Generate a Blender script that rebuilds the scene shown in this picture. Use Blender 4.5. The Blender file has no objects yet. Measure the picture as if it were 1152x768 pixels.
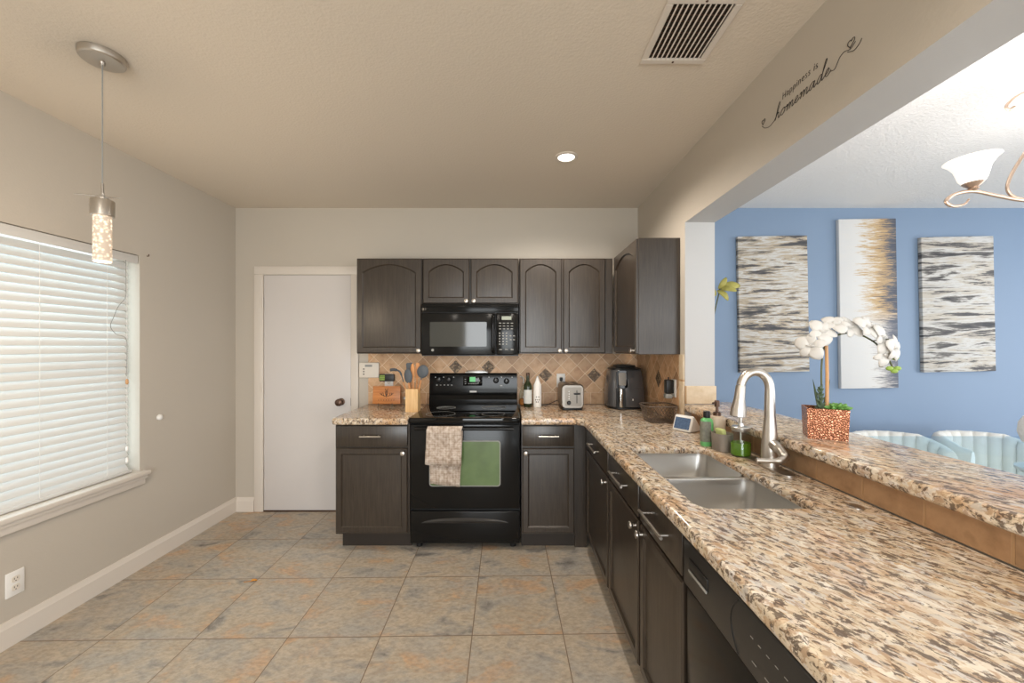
import bpy, bmesh, math, random
from mathutils import Vector, Matrix
random.seed(7)
PI = math.pi
sc = bpy.context.scene
C = sc.collection

# ------------------------------------------------------------------ camera
cam_d = bpy.data.cameras.new('camera')
cam = bpy.data.objects.new('camera', cam_d); C.objects.link(cam)
cam.location = (0, 0, 1.40); cam.rotation_euler = (PI/2, 0, 0)
cam_d.sensor_width = 36; cam_d.lens = 14.0
cam_d.shift_y = 6/1152; cam_d.clip_start = 0.02
sc.camera = cam

# ------------------------------------------------------------------ world / colour management
sc.view_settings.view_transform = 'Standard'
sc.view_settings.look = 'None'
sc.view_settings.gamma = 1.0
sc.view_settings.use_curve_mapping = False
sc.view_settings.exposure = 0.47
w = bpy.data.worlds.new('sky'); sc.world = w; w.use_nodes = True
w.node_tree.nodes['Background'].inputs[0].default_value = (0.86, 0.93, 1.0, 1)
w.node_tree.nodes['Background'].inputs[1].default_value = 0.9
sc.cycles.use_denoising = True
sc.cycles.max_bounces = 10
sc.cycles.diffuse_bounces = 6
sc.cycles.glossy_bounces = 5
sc.cycles.transmission_bounces = 8
sc.cycles.caustics_reflective = False
sc.cycles.caustics_refractive = False
sc.cycles.sample_clamp_indirect = 6

def area(name, loc, rot, sx, sy, power, col=(1, 1, 1), spread=PI):
    d = bpy.data.lights.new(name, 'AREA'); d.shape = 'RECTANGLE'; d.size = sx; d.size_y = sy
    d.energy = power; d.color = col; d.spread = spread
    o = bpy.data.objects.new(name, d); C.objects.link(o); o.location = loc; o.rotation_euler = rot
    return o
# left window daylight, plus area fills added at unseen openings
area('rear_door_fill', (-0.10, -2.92, 1.10), (PI/2, 0, 0), 1.9, 2.0, 88, (0.93, 0.97, 1.0))  # fill at the unseen rear door, raised to brighten the kitchen
area('daylight_left_window', (-2.62, 1.72, 1.32), (0, -PI/2, 0), 1.5, 1.75, 19, (0.80, 0.90, 1.0))
area('dining_side_fill', (6.05, 0.9, 1.35), (0, PI/2, 0), 1.9, 3.2, 72, (0.93, 0.96, 1.0))  # added fill, brightens the dining side and the left wall
area('dining_rear_fill', (3.6, -2.92, 1.25), (PI/2, 0, 0), 2.8, 2.0, 74, (0.97, 0.98, 1.0))  # added fill behind the camera, brightens the column front

def spot(name, loc, power, col, size=2.8, radius=0.06):
    d = bpy.data.lights.new(name, 'SPOT'); d.energy = power; d.color = col
    d.spot_size = size; d.spot_blend = 0.6; d.shadow_soft_size = radius
    o = bpy.data.objects.new(name, d); C.objects.link(o); o.location = loc
    return o
def point(name, loc, power, col, radius=0.04):
    d = bpy.data.lights.new(name, 'POINT'); d.energy = power; d.color = col; d.shadow_soft_size = radius
    o = bpy.data.objects.new(name, d); C.objects.link(o); o.location = loc
    return o
WARM = (1.0, 0.90, 0.79)
# ceiling cans: the visible one and its row mates behind the lens
for i, (x, y) in enumerate(((0.338, 2.48), (0.338, 0.35), (-0.95, 0.1), (-0.3, -1.6))):
    spot('can_light', (x, y, 2.555), 48 if i == 0 else 29, WARM)

# ------------------------------------------------------------------ materials
def new_mat(name):
    m = bpy.data.materials.new(name); m.use_nodes = True
    nt = m.node_tree
    return m, nt, nt.nodes, nt.links, nt.nodes['Principled BSDF']

def mat(name, col, rough=0.5, metal=0.0, bump=0.0, bscale=200.0, bdist=0.001, coat=0.0, emit=None, estr=0.0, var=0.0, vscale=8.0, trans=0.0, ior=1.45, spec=None, sheen=0.0):
    m, nt, n, l, b = new_mat(name)
    b.inputs['Base Color'].default_value = (*col, 1)
    b.inputs['Roughness'].default_value = rough
    b.inputs['Metallic'].default_value = metal
    b.inputs['IOR'].default_value = ior
    b.inputs['Coat Weight'].default_value = coat
    b.inputs['Coat Roughness'].default_value = 0.08
    b.inputs['Transmission Weight'].default_value = trans
    b.inputs['Sheen Weight'].default_value = sheen
    if spec is not None: b.inputs['Specular IOR Level'].default_value = spec
    if emit: b.inputs['Emission Color'].default_value = (*emit, 1); b.inputs['Emission Strength'].default_value = estr
    tc = n.new('ShaderNodeTexCoord')
    if var:
        nz = n.new('ShaderNodeTexNoise'); nz.inputs['Scale'].default_value = vscale; nz.inputs['Detail'].default_value = 4
        l.new(tc.outputs['Object'], nz.inputs['Vector'])
        mx = n.new('ShaderNodeMix'); mx.data_type = 'RGBA'
        mx.inputs[6].default_value = (*[c*(1-var) for c in col], 1); mx.inputs[7].default_value = (*[min(1, c*(1+var)) for c in col], 1)
        l.new(nz.outputs['Fac'], mx.inputs[0]); l.new(mx.outputs[2], b.inputs['Base Color'])
    if bump:
        nb = n.new('ShaderNodeTexNoise'); nb.inputs['Scale'].default_value = bscale; nb.inputs['Detail'].default_value = 3
        l.new(tc.outputs['Object'], nb.inputs['Vector'])
        bp = n.new('ShaderNodeBump'); bp.inputs['Strength'].default_value = bump; bp.inputs['Distance'].default_value = bdist
        l.new(nb.outputs['Fac'], bp.inputs['Height']); l.new(bp.outputs['Normal'], b.inputs['Normal'])
    return m

def ramp(n, stops, mode='LINEAR'):
    r = n.new('ShaderNodeValToRGB'); e = r.color_ramp; e.interpolation = mode
    while len(e.elements) > 1: e.elements.remove(e.elements[-1])
    e.elements[0].position = stops[0][0]; e.elements[0].color = (*stops[0][1], 1)
    for p, c in stops[1:]:
        q = e.elements.new(p); q.color = (*c, 1)
    return r
def mixc(n, l, fac, a, b, blend='MIX'):
    m = n.new('ShaderNodeMix'); m.data_type = 'RGBA'; m.blend_type = blend
    for s, v in ((0, fac), (6, a), (7, b)):
        if isinstance(v, (int, float)): m.inputs[s].default_value = v
        elif isinstance(v, tuple): m.inputs[s].default_value = (*v, 1)
        else: l.new(v, m.inputs[s])
    return m.outputs[2]
def math_n(n, l, op, a, b=None):
    m = n.new('ShaderNodeMath'); m.operation = op
    for i, v in enumerate((a, b)):
        if v is None: continue
        if isinstance(v, (int, float)): m.inputs[i].default_value = v
        else: l.new(v, m.inputs[i])
    return m.outputs[0]

def srgb(r, g, b):
    f = lambda c: (c/255/12.92) if c/255 <= 0.04045 else ((c/255+0.055)/1.055)**2.4
    return (f(r), f(g), f(b))

def make_granite(name, lighter=0.0):
    m, nt, n, l, b = new_mat(name)
    tc = n.new('ShaderNodeTexCoord')
    rt = n.new('ShaderNodeMapping'); rt.inputs['Rotation'].default_value = (0, 0, 1.06)
    l.new(tc.outputs['Object'], rt.inputs['Vector'])
    mp = n.new('ShaderNodeMapping'); mp.inputs['Scale'].default_value = (0.66, 1.25, 1.0)
    l.new(rt.outputs['Vector'], mp.inputs['Vector'])
    def noise(scale, detail, rough, loc=(0, 0, 0), vec=None):
        q = n.new('ShaderNodeMapping'); q.inputs['Location'].default_value = loc
        l.new((vec or mp).outputs['Vector'], q.inputs['Vector'])
        z = n.new('ShaderNodeTexNoise'); z.inputs['Scale'].default_value = scale; z.inputs['Detail'].default_value = detail; z.inputs['Roughness'].default_value = rough
        l.new(q.outputs['Vector'], z.inputs['Vector']); return z
    warp = noise(45, 3, 0.5)
    wv = n.new('ShaderNodeVectorMath'); wv.operation = 'MULTIPLY_ADD'; wv.inputs[1].default_value = (0.034, 0.034, 0.034)
    l.new(warp.outputs['Color'], wv.inputs[0]); l.new(mp.outputs['Vector'], wv.inputs[2])
    vo = n.new('ShaderNodeTexVoronoi'); vo.inputs['Scale'].default_value = 58
    l.new(wv.outputs['Vector'], vo.inputs['Vector'])
    sp = n.new('ShaderNodeSeparateColor'); l.new(vo.outputs['Color'], sp.inputs['Color'])
    base = ramp(n, [(0.0, srgb(214, 199, 176)), (0.22, srgb(200, 182, 156)), (0.45, srgb(224, 215, 200)), (0.62, srgb(212, 196, 170)), (0.78, srgb(203, 198, 192)), (0.9, srgb(194, 166, 132)), (1.0, srgb(229, 223, 212))])
    l.new(sp.outputs[0], base.inputs[0])
    zn = noise(4.0, 6, 0.6, (2, 4, 1))
    zr = ramp(n, [(0.50, (0, 0, 0)), (0.66, (1, 1, 1))]); l.new(zn.outputs['Fac'], zr.inputs[0])
    c1 = mixc(n, l, math_n(n, l, 'MULTIPLY', zr.outputs[0], 0.62), base.outputs[0], srgb(194, 142, 86))
    n2 = noise(64, 5, 0.62, (0, 0, 0), wv)
    r2 = ramp(n, [(0.50, (0, 0, 0)), (0.57, (1, 1, 1))]); l.new(n2.outputs['Fac'], r2.inputs[0])
    c2 = mixc(n, l, math_n(n, l, 'MULTIPLY', r2.outputs[0], 0.6), c1, srgb(150, 114, 80))
    n3 = noise(60, 5, 0.64, (3.3, 1.7, 0.4), wv)
    n3b = noise(14, 3, 0.6, (7, 1, 2))
    th = math_n(n, l, 'ADD', n3.outputs['Fac'], math_n(n, l, 'MULTIPLY', math_n(n, l, 'SUBTRACT', n3b.outputs['Fac'], 0.5), 0.22))
    r3 = ramp(n, [(0.520, (0, 0, 0)), (0.570, (1, 1, 1))]); l.new(th, r3.inputs[0])
    c3 = mixc(n, l, math_n(n, l, 'MULTIPLY', r3.outputs[0], 0.86), c2, srgb(84, 69, 58))
    v4 = n.new('ShaderNodeTexVoronoi'); v4.inputs['Scale'].default_value = 20
    l.new(wv.outputs['Vector'], v4.inputs['Vector'])
    r4 = ramp(n, [(0.0, (1, 1, 1)), (0.26, (1, 1, 1)), (0.32, (0, 0, 0))]); l.new(v4.outputs['Distance'], r4.inputs[0])
    s4 = n.new('ShaderNodeSeparateColor'); l.new(v4.outputs['Color'], s4.inputs['Color'])
    g4 = math_n(n, l, 'GREATER_THAN', s4.outputs[1], 0.66)
    f4 = math_n(n, l, 'MULTIPLY', math_n(n, l, 'MULTIPLY', r4.outputs[0], g4), 0.7)
    c4 = mixc(n, l, f4, c3, srgb(200, 193, 183))
    l.new(c4, b.inputs['Base Color'])
    b.inputs['Roughness'].default_value = 0.16
    b.inputs['Specular IOR Level'].default_value = 0.5
    return m

def make_floor():
    m, nt, n, l, b = new_mat('slate_tile')
    tc = n.new('ShaderNodeTexCoord'); sx = n.new('ShaderNodeSeparateXYZ'); l.new(tc.outputs['Object'], sx.inputs[0])
    X, Y = sx.outputs[0], sx.outputs[1]
    u = math_n(n, l, 'DIVIDE', math_n(n, l, 'ADD', math_n(n, l, 'ADD', X, math_n(n, l, 'MULTIPLY', Y, 0.018)), 0.159 + 0.443*20), 0.443)
    v = math_n(n, l, 'DIVIDE', math_n(n, l, 'ADD', math_n(n, l, 'SUBTRACT', Y, math_n(n, l, 'MULTIPLY', X, 0.018)), -1.936 + 0.497*20), 0.497)
    cb = n.new('ShaderNodeCombineXYZ'); l.new(u, cb.inputs[0]); l.new(v, cb.inputs[1])
    br = n.new('ShaderNodeTexBrick'); br.offset = 0.0; br.squash = 1.0
    br.inputs['Scale'].default_value = 1.0; br.inputs['Brick Width'].default_value = 1.0; br.inputs['Row Height'].default_value = 1.0
    br.inputs['Mortar Size'].default_value = 0.0055; br.inputs['Mortar Smooth'].default_value = 0.25
    br.inputs['Color1'].default_value = (0, 0, 0, 1); br.inputs['Color2'].default_value = (1, 1, 1, 1); br.inputs['Mortar'].default_value = (0.5, 0.5, 0.5, 1)
    l.new(cb.outputs[0], br.inputs['Vector'])
    off = n.new('ShaderNodeVectorMath'); off.operation = 'MULTIPLY_ADD'; off.inputs[1].default_value = (11, 7, 5)
    l.new(br.outputs['Color'], off.inputs[0]); l.new(tc.outputs['Object'], off.inputs[2])
    mp = n.new('ShaderNodeMapping'); mp.inputs['Rotation'].default_value = (0, 0, -0.75); mp.inputs['Scale'].default_value = (1.0, 1.7, 1)
    l.new(off.outputs[0], mp.inputs['Vector'])
    n1 = n.new('ShaderNodeTexNoise'); n1.inputs['Scale'].default_value = 3.6; n1.inputs['Detail'].default_value = 10; n1.inputs['Roughness'].default_value = 0.62; n1.inputs['Distortion'].default_value = 0.5
    l.new(mp.outputs[0], n1.inputs['Vector'])
    r1 = ramp(n, [(0.30, srgb(104, 99, 94)), (0.38, srgb(156, 150, 141)), (0.47, srgb(184, 170, 151)), (0.55, srgb(174, 160, 141)), (0.63, srgb(192, 160, 128)), (0.74, srgb(168, 144, 120))])
    l.new(n1.outputs['Fac'], r1.inputs[0])
    n2 = n.new('ShaderNodeTexNoise'); n2.inputs['Scale'].default_value = 4.4; n2.inputs['Detail'].default_value = 8; n2.inputs['Roughness'].default_value = 0.65
    mp2 = n.new('ShaderNodeMapping'); mp2.inputs['Location'].default_value = (5, 9, 2); l.new(mp.outputs[0], mp2.inputs[0]); l.new(mp2.outputs[0], n2.inputs['Vector'])
    r2 = ramp(n, [(0.46, (0, 0, 0)), (0.64, (1, 1, 1))]); l.new(n2.outputs['Fac'], r2.inputs[0])
    c1 = mixc(n, l, math_n(n, l, 'MULTIPLY', r2.outputs[0], 0.75), r1.outputs[0], srgb(164, 160, 153))
    n3 = n.new('ShaderNodeTexNoise'); n3.inputs['Scale'].default_value = 34; n3.inputs['Detail'].default_value = 6; n3.inputs['Roughness'].default_value = 0.7
    l.new(mp.outputs[0], n3.inputs['Vector'])
    r3 = ramp(n, [(0.3, (0.62, 0.62, 0.62)), (0.6, (1.1, 1.1, 1.1))]); l.new(n3.outputs['Fac'], r3.inputs[0])
    c2 = mixc(n, l, 0.8, c1, r3.outputs[0], 'MULTIPLY')
    c3 = mixc(n, l, br.outputs['Fac'], c2, srgb(118, 98, 78))
    l.new(c3, b.inputs['Base Color'])
    b.inputs['Roughness'].default_value = 0.42
    h = math_n(n, l, 'SUBTRACT', math_n(n, l, 'MULTIPLY', n3.outputs['Fac'], 0.35), br.outputs['Fac'])
    bp = n.new('ShaderNodeBump'); bp.inputs['Strength'].default_value = 0.5; bp.inputs['Distance'].default_value = 0.003
    l.new(h, bp.inputs['Height']); l.new(bp.outputs[0], b.inputs['Normal'])
    return m

def make_wood(name, dark, light, rough=0.36, axis='z', sc_=70, coat=0.12):
    m, nt, n, l, b = new_mat(name)
    tc = n.new('ShaderNodeTexCoord'); mp = n.new('ShaderNodeMapping')
    s = [sc_]*3; s['xyz'.index(axis)] = sc_*0.055
    mp.inputs['Scale'].default_value = s; l.new(tc.outputs['Object'], mp.inputs[0])
    nz = n.new('ShaderNodeTexNoise'); nz.inputs['Scale'].default_value = 1.6; nz.inputs['Detail'].default_value = 6; nz.inputs['Roughness'].default_value = 0.65; nz.inputs['Distortion'].default_value = 0.3
    l.new(mp.outputs[0], nz.inputs['Vector'])
    r = ramp(n, [(0.3, dark), (0.7, light)]); l.new(nz.outputs['Fac'], r.inputs[0]); l.new(r.outputs[0], b.inputs['Base Color'])
    b.inputs['Roughness'].default_value = rough; b.inputs['Coat Weight'].default_value = coat; b.inputs['Coat Roughness'].default_value = 0.25
    bp = n.new('ShaderNodeBump'); bp.inputs['Strength'].default_value = 0.25; bp.inputs['Distance'].default_value = 0.0010
    l.new(nz.outputs['Fac'], bp.inputs['Height']); l.new(bp.outputs[0], b.inputs['Normal'])
    return m

def make_travertine(name, diamond=True, ax='x', light=False):
    """4 inch tumbled tiles set on the diagonal with one straight course below"""
    m, nt, n, l, b = new_mat(name)
    tc = n.new('ShaderNodeTexCoord'); sx = n.new('ShaderNodeSeparateXYZ'); l.new(tc.outputs['Object'], sx.inputs[0])
    U = sx.outputs['xyz'.index(ax)]; V = sx.outputs[2]
    def bricks(uu, vv, size):
        cb = n.new('ShaderNodeCombineXYZ'); l.new(uu, cb.inputs[0]); l.new(vv, cb.inputs[1])
        br = n.new('ShaderNodeTexBrick'); br.offset = 0.0
        br.inputs['Scale'].default_value = 1.0; br.inputs['Brick Width'].default_value = 1.0; br.inputs['Row Height'].default_value = 1.0
        br.inputs['Mortar Size'].default_value = 0.022; br.inputs['Mortar Smooth'].default_value = 0.3
        br.inputs['Color1'].default_value = (0, 0, 0, 1); br.inputs['Color2'].default_value = (1, 1, 1, 1); br.inputs['Mortar'].default_value = (0.5,)*3 + (1,)
        l.new(cb.outputs[0], br.inputs['Vector']); return br
    if diamond:
        D = 0.138          # diagonal of a tile
        a = math_n(n, l, 'DIVIDE', math_n(n, l, 'ADD', U, V), D); a = math_n(n, l, 'ADD', a, 40.0 + diamond_off[ax][0])
        c = math_n(n, l, 'DIVIDE', math_n(n, l, 'SUBTRACT', V, U), D); c = math_n(n, l, 'ADD', c, 40.0 + diamond_off[ax][1])
        b1 = bricks(a, c, 1)
        b2 = bricks(math_n(n, l, 'ADD', math_n(n, l, 'DIVIDE', U, 0.1), 30.3), math_n(n, l, 'ADD', math_n(n, l, 'DIVIDE', math_n(n, l, 'SUBTRACT', V, 1.012), 0.1), 20.0), 1)
        low = math_n(n, l, 'LESS_THAN', V, 1.012)
        fac = n.new('ShaderNodeMix'); l.new(low, fac.inputs[0]); l.new(b1.outputs['Fac'], fac.inputs[2]); l.new(b2.outputs['Fac'], fac.inputs[3])
        F = fac.outputs[0]; col = mixc(n, l, low, b1.outputs['Color'], b2.outputs['Color'])
    else:
        b1 = bricks(math_n(n, l, 'ADD', math_n(n, l, 'DIVIDE', U, 0.19), 30.35), math_n(n, l, 'ADD', math_n(n, l, 'DIVIDE', V, 0.35), 20.6), 1)
        F = b1.outputs['Fac']; col = b1.outputs['Color']
    off = n.new('ShaderNodeVectorMath'); off.operation = 'MULTIPLY_ADD'; off.inputs[1].default_value = (3, 5, 7)
    l.new(col, off.inputs[0]); l.new(tc.outputs['Object'], off.inputs[2])
    nz = n.new('ShaderNodeTexNoise'); nz.inputs['Scale'].default_value = 13; nz.inputs['Detail'].default_value = 7; nz.inputs['Roughness'].default_value = 0.62
    l.new(off.outputs[0], nz.inputs['Vector'])
    if not diamond and not light: r = ramp(n, [(0.28, srgb(136, 106, 76)), (0.45, srgb(162, 128, 95)), (0.6, srgb(174, 140, 106)), (0.75, srgb(150, 118, 86))])
    elif light: r = ramp(n, [(0.3, srgb(186, 166, 136)), (0.6, srgb(206, 190, 166))])
    else: r = ramp(n, [(0.28, srgb(170, 128, 92)), (0.45, srgb(200, 160, 122)), (0.6, srgb(212, 176, 138)), (0.75, srgb(188, 146, 108))])
    l.new(nz.outputs['Fac'], r.inputs[0])
    tint = ramp(n, [(0, (0.72, 0.68, 0.64)), (0.5, (0.98, 0.98, 0.98)), (1, (1.12, 1.08, 1.04))]); l.new(col, tint.inputs[0])
    c1 = mixc(n, l, 0.85, r.outputs[0], tint.outputs[0], 'MULTIPLY')
    c2 = mixc(n, l, F, c1, srgb(232, 208, 176) if diamond else srgb(178, 142, 104))
    l.new(c2, b.inputs['Base Color']); b.inputs['Roughness'].default_value = 0.45
    bp = n.new('ShaderNodeBump'); bp.inputs['Strength'].default_value = 0.5; bp.inputs['Distance'].default_value = 0.002
    h = math_n(n, l, 'SUBTRACT', math_n(n, l, 'MULTIPLY', nz.outputs['Fac'], 0.4), F)
    l.new(h, bp.inputs['Height']); l.new(bp.outputs[0], b.inputs['Normal'])
    return m
diamond_off = {'x': (0.0, 0.0), 'y': (0.3, 0.6)}

def make_mosaic():
    m, nt, n, l, b = new_mat('mosaic_accent')
    tc = n.new('ShaderNodeTexCoord')
    vo = n.new('ShaderNodeTexVoronoi'); vo.inputs['Scale'].default_value = 85; l.new(tc.outputs['Object'], vo.inputs['Vector'])
    s = n.new('ShaderNodeSeparateColor'); l.new(vo.outputs['Color'], s.inputs[0])
    r = ramp(n, [(0, srgb(70, 58, 48)), (0.35, srgb(128, 104, 80)), (0.6, srgb(92, 78, 66)), (1, srgb(176, 150, 118))]); l.new(s.outputs[0], r.inputs[0])
    l.new(r.outputs[0], b.inputs['Base Color']); b.inputs['Roughness'].default_value = 0.35
    bp = n.new('ShaderNodeBump'); bp.inputs['Distance'].default_value = 0.004; l.new(vo.outputs['Distance'], bp.inputs['Height']); l.new(bp.outputs[0], b.inputs['Normal'])
    return m

def make_canvas(name, kind):
    m, nt, n, l, b = new_mat(name)
    tc = n.new('ShaderNodeTexCoord')
    sx = n.new('ShaderNodeSeparateXYZ'); l.new(tc.outputs['Object'], sx.inputs[0])
    seed = {'left': 0, 'middle': 7, 'right': 15}[kind]
    mp = n.new('ShaderNodeMapping'); mp.inputs['Scale'].default_value = (1.25, 1, 13); mp.inputs['Location'].default_value = (seed, seed*2, seed*3)
    l.new(tc.outputs['Object'], mp.inputs[0])
    nz = n.new('ShaderNodeTexNoise'); nz.inputs['Scale'].default_value = 1.0; nz.inputs['Detail'].default_value = 6; nz.inputs['Roughness'].default_value = 0.66; nz.inputs['Distortion'].default_value = 0.4
    l.new(mp.outputs[0], nz.inputs['Vector'])
    fine = n.new('ShaderNodeTexNoise'); fine.inputs['Scale'].default_value = 1.0; fine.inputs['Detail'].default_value = 5; fine.inputs['Roughness'].default_value = 0.7
    mf = n.new('ShaderNodeMapping'); mf.inputs['Scale'].default_value = (7, 1, 150); l.new(tc.outputs['Object'], mf.inputs[0]); l.new(mf.outputs[0], fine.inputs['Vector'])
    if kind == 'middle':
        # white to gold to charcoal from left to right, with ragged horizontal strokes
        e = math_n(n, l, 'ADD', math_n(n, l, 'MULTIPLY', sx.outputs[0], 1.9), math_n(n, l, 'MULTIPLY', math_n(n, l, 'SUBTRACT', fine.outputs['Fac'], 0.5), 1.5))
        e = math_n(n, l, 'ADD', e, math_n(n, l, 'MULTIPLY', math_n(n, l, 'SUBTRACT', nz.outputs['Fac'], 0.5), 0.7))
        e = math_n(n, l, 'ADD', e, 0.47)
        zg = math_n(n, l, 'ADD', math_n(n, l, 'MULTIPLY', sx.outputs[2], 1.0), 0.55)
        r = ramp(n, [(0.0, srgb(208, 208, 208)), (0.44, srgb(212, 210, 207)), (0.52, srgb(192, 166, 128)), (0.74, srgb(178, 148, 108)), (0.80, srgb(92, 94, 102)), (1.0, srgb(70, 76, 90))])
        r2 = ramp(n, [(0.0, srgb(208, 208, 208)), (0.60, srgb(212, 210, 207)), (0.68, srgb(196, 190, 184)), (0.80, srgb(120, 120, 126)), (1.0, srgb(84, 90, 104))])
        l.new(e, r.inputs[0]); l.new(e, r2.inputs[0])
        zr = ramp(n, [(0.35, (0, 0, 0)), (0.5, (1, 1, 1))]); l.new(zg, zr.inputs[0])
        col = mixc(n, l, zr.outputs[0], r2.outputs[0], r.outputs[0])
    else:
        mixv = math_n(n, l, 'ADD', math_n(n, l, 'MULTIPLY', nz.outputs['Fac'], 0.85), math_n(n, l, 'MULTIPLY', fine.outputs['Fac'], 0.15))
        tan = srgb(176, 162, 142) if kind == 'left' else srgb(186, 178, 166)
        r = ramp(n, [(0.37, srgb(62, 62, 66)), (0.43, srgb(96, 93, 92)), (0.450, tan), (0.478, tan), (0.492, srgb(190, 187, 182)), (0.52, srgb(200, 199, 197)), (0.535, tan if kind == 'left' else srgb(186, 182, 176)), (0.556, srgb(150, 140, 126) if kind == 'left' else srgb(140, 136, 132)), (0.575, srgb(98, 95, 93)), (0.63, srgb(58, 58, 62))])
        l.new(mixv, r.inputs[0]); col = r.outputs[0]
    l.new(col, b.inputs['Base Color']); b.inputs['Roughness'].default_value = 0.7
    bp = n.new('ShaderNodeBump'); bp.inputs['Strength'].default_value = 0.3; bp.inputs['Distance'].default_value = 0.002
    l.new(fine.outputs['Fac'], bp.inputs['Height']); l.new(bp.outputs[0], b.inputs['Normal'])
    return m

def make_towel():
    m, nt, n, l, b = new_mat('towel_cloth')
    tc = n.new('ShaderNodeTexCoord'); sx = n.new('ShaderNodeSeparateXYZ'); l.new(tc.outputs['Object'], sx.inputs[0])
    wx = math_n(n, l, 'SINE', math_n(n, l, 'MULTIPLY', sx.outputs[0], 330)); wz = math_n(n, l, 'SINE', math_n(n, l, 'MULTIPLY', sx.outputs[2], 420))
    nz = n.new('ShaderNodeTexNoise'); nz.inputs['Scale'].default_value = 40; nz.inputs['Detail'].default_value = 4; l.new(tc.outputs['Object'], nz.inputs['Vector'])
    f = math_n(n, l, 'ADD', math_n(n, l, 'MULTIPLY', math_n(n, l, 'ADD', wx, wz), 0.035), nz.outputs['Fac'])
    r = ramp(n, [(0.3, srgb(150, 132, 116)), (0.5, srgb(182, 166, 152)), (0.7, srgb(208, 197, 186))]); l.new(f, r.inputs[0])
    l.new(r.outputs[0], b.inputs['Base Color']); b.inputs['Roughness'].default_value = 0.9
    bp = n.new('ShaderNodeBump'); bp.inputs['Strength'].default_value = 0.6; bp.inputs['Distance'].default_value = 0.003; l.new(f, bp.inputs['Height']); l.new(bp.outputs[0], b.inputs['Normal'])
    return m

def make_copper():
    m, nt, n, l, b = new_mat('crackled_copper')
    tc = n.new('ShaderNodeTexCoord'); vo = n.new('ShaderNodeTexVoronoi'); vo.feature = 'DISTANCE_TO_EDGE'; vo.inputs['Scale'].default_value = 120
    l.new(tc.outputs['Object'], vo.inputs['Vector'])
    r = ramp(n, [(0.0, srgb(70, 40, 28)), (0.14, srgb(196, 132, 100)), (0.5, srgb(214, 158, 128))]); l.new(vo.outputs['Distance'], r.inputs[0])
    l.new(r.outputs[0], b.inputs['Base Color']); b.inputs['Metallic'].default_value = 0.85; b.inputs['Roughness'].default_value = 0.25
    bp = n.new('ShaderNodeBump'); bp.inputs['Distance'].default_value = 0.003; l.new(vo.outputs['Distance'], bp.inputs['Height']); l.new(bp.outputs[0], b.inputs['Normal'])
    return m

def make_crystal():
    m, nt, n, l, b = new_mat('bubble_crystal')
    tc = n.new('ShaderNodeTexCoord'); vo = n.new('ShaderNodeTexVoronoi'); vo.inputs['Scale'].default_value = 85
    l.new(tc.outputs['Object'], vo.inputs['Vector'])
    r = ramp(n, [(0.0, (1.25, 1.10, 0.92)), (0.30, (0.72, 0.55, 0.38)), (0.6, (0.32, 0.22, 0.14))]); l.new(vo.outputs['Distance'], r.inputs[0])
    l.new(r.outputs[0], b.inputs['Emission Color']); b.inputs['Emission Strength'].default_value = 1.0
    b.inputs['Base Color'].default_value = (0.35, 0.32, 0.28, 1); b.inputs['Roughness'].default_value = 0.1
    return m

def make_blind():
    m, nt, n, l, b = new_mat('blind_white')
    b.inputs['Base Color'].default_value = (*srgb(222, 220, 216), 1); b.inputs['Roughness'].default_value = 0.4
    tr = n.new('ShaderNodeBsdfTranslucent'); tr.inputs[0].default_value = (0.95, 0.95, 0.95, 1)
    ms = n.new('ShaderNodeMixShader'); ms.inputs[0].default_value = 0.16
    out = n['Material Output']; l.new(b.outputs[0], ms.inputs[1]); l.new(tr.outputs[0], ms.inputs[2]); l.new(ms.outputs[0], out.inputs[0])
    return m

def make_glass(name, col, rough=0.02, alpha=0.2):
    """thin clear glass: mostly transparent with a mirror coat"""
    m, nt, n, l, b = new_mat(name)
    t = n.new('ShaderNodeBsdfTransparent'); t.inputs[0].default_value = (*col, 1)
    g = n.new('ShaderNodeBsdfGlossy'); g.inputs['Roughness'].default_value = rough
    ge = n.new('ShaderNodeNewGeometry'); fr = n.new('ShaderNodeFresnel'); fr.inputs[0].default_value = 1.5 if alpha < 0.3 else 1.22
    ms = n.new('ShaderNodeMixShader')
    l.new(math_n(n, l, 'MULTIPLY', math_n(n, l, 'MULTIPLY', fr.outputs[0], math_n(n, l, 'SUBTRACT', 1.0, ge.outputs['Backfacing'])), 1.0 if alpha < 0.3 else 0.45), ms.inputs[0]); l.new(t.outputs[0], ms.inputs[1]); l.new(g.outputs[0], ms.inputs[2])
    l.new(ms.outputs[0], n['Material Output'].inputs[0])
    return m

M = {}
M['granite'] = make_granite('granite')
M['floor'] = make_floor()
M['wall'] = mat('wall_paint', srgb(190, 182, 170), 0.55, bump=0.25, bscale=90, bdist=0.002)
M['wall_dining_lit'] = mat('dining_lit_wall_paint', srgb(190, 190, 190), 0.55, bump=0.25, bscale=90, bdist=0.002)  # lighter, neutral copy of the wall paint; dining light put into its colour
M['ceiling'] = mat('ceiling_paint', srgb(216, 206, 192), 0.7, bump=0.5, bscale=95, bdist=0.004)
M['ceiling_d'] = mat('ceiling_paint_white', srgb(230, 229, 228), 0.7, bump=0.8, bscale=80, bdist=0.005)
M['blue'] = mat('blue_paint', srgb(121, 141, 166), 0.55, bump=0.15, bscale=120, bdist=0.001)
M['trim'] = mat('white_trim', srgb(214, 206, 196), 0.35)
M['door'] = mat('door_paint', srgb(212, 207, 204), 0.32, bump=0.05, bscale=60)
M['wood'] = make_wood('espresso_wood', srgb(40, 33, 27), srgb(64, 55, 46), 0.34)
M['toe'] = mat('toe_kick', srgb(44, 37, 31), 0.5, var=0.2)
M['toe_b'] = mat('toe_kick_brown', srgb(78, 60, 40), 0.5, var=0.3)
M['nickel'] = mat('brushed_nickel', srgb(196, 190, 182), 0.34, 1.0, bump=0.05, bscale=300)
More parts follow.
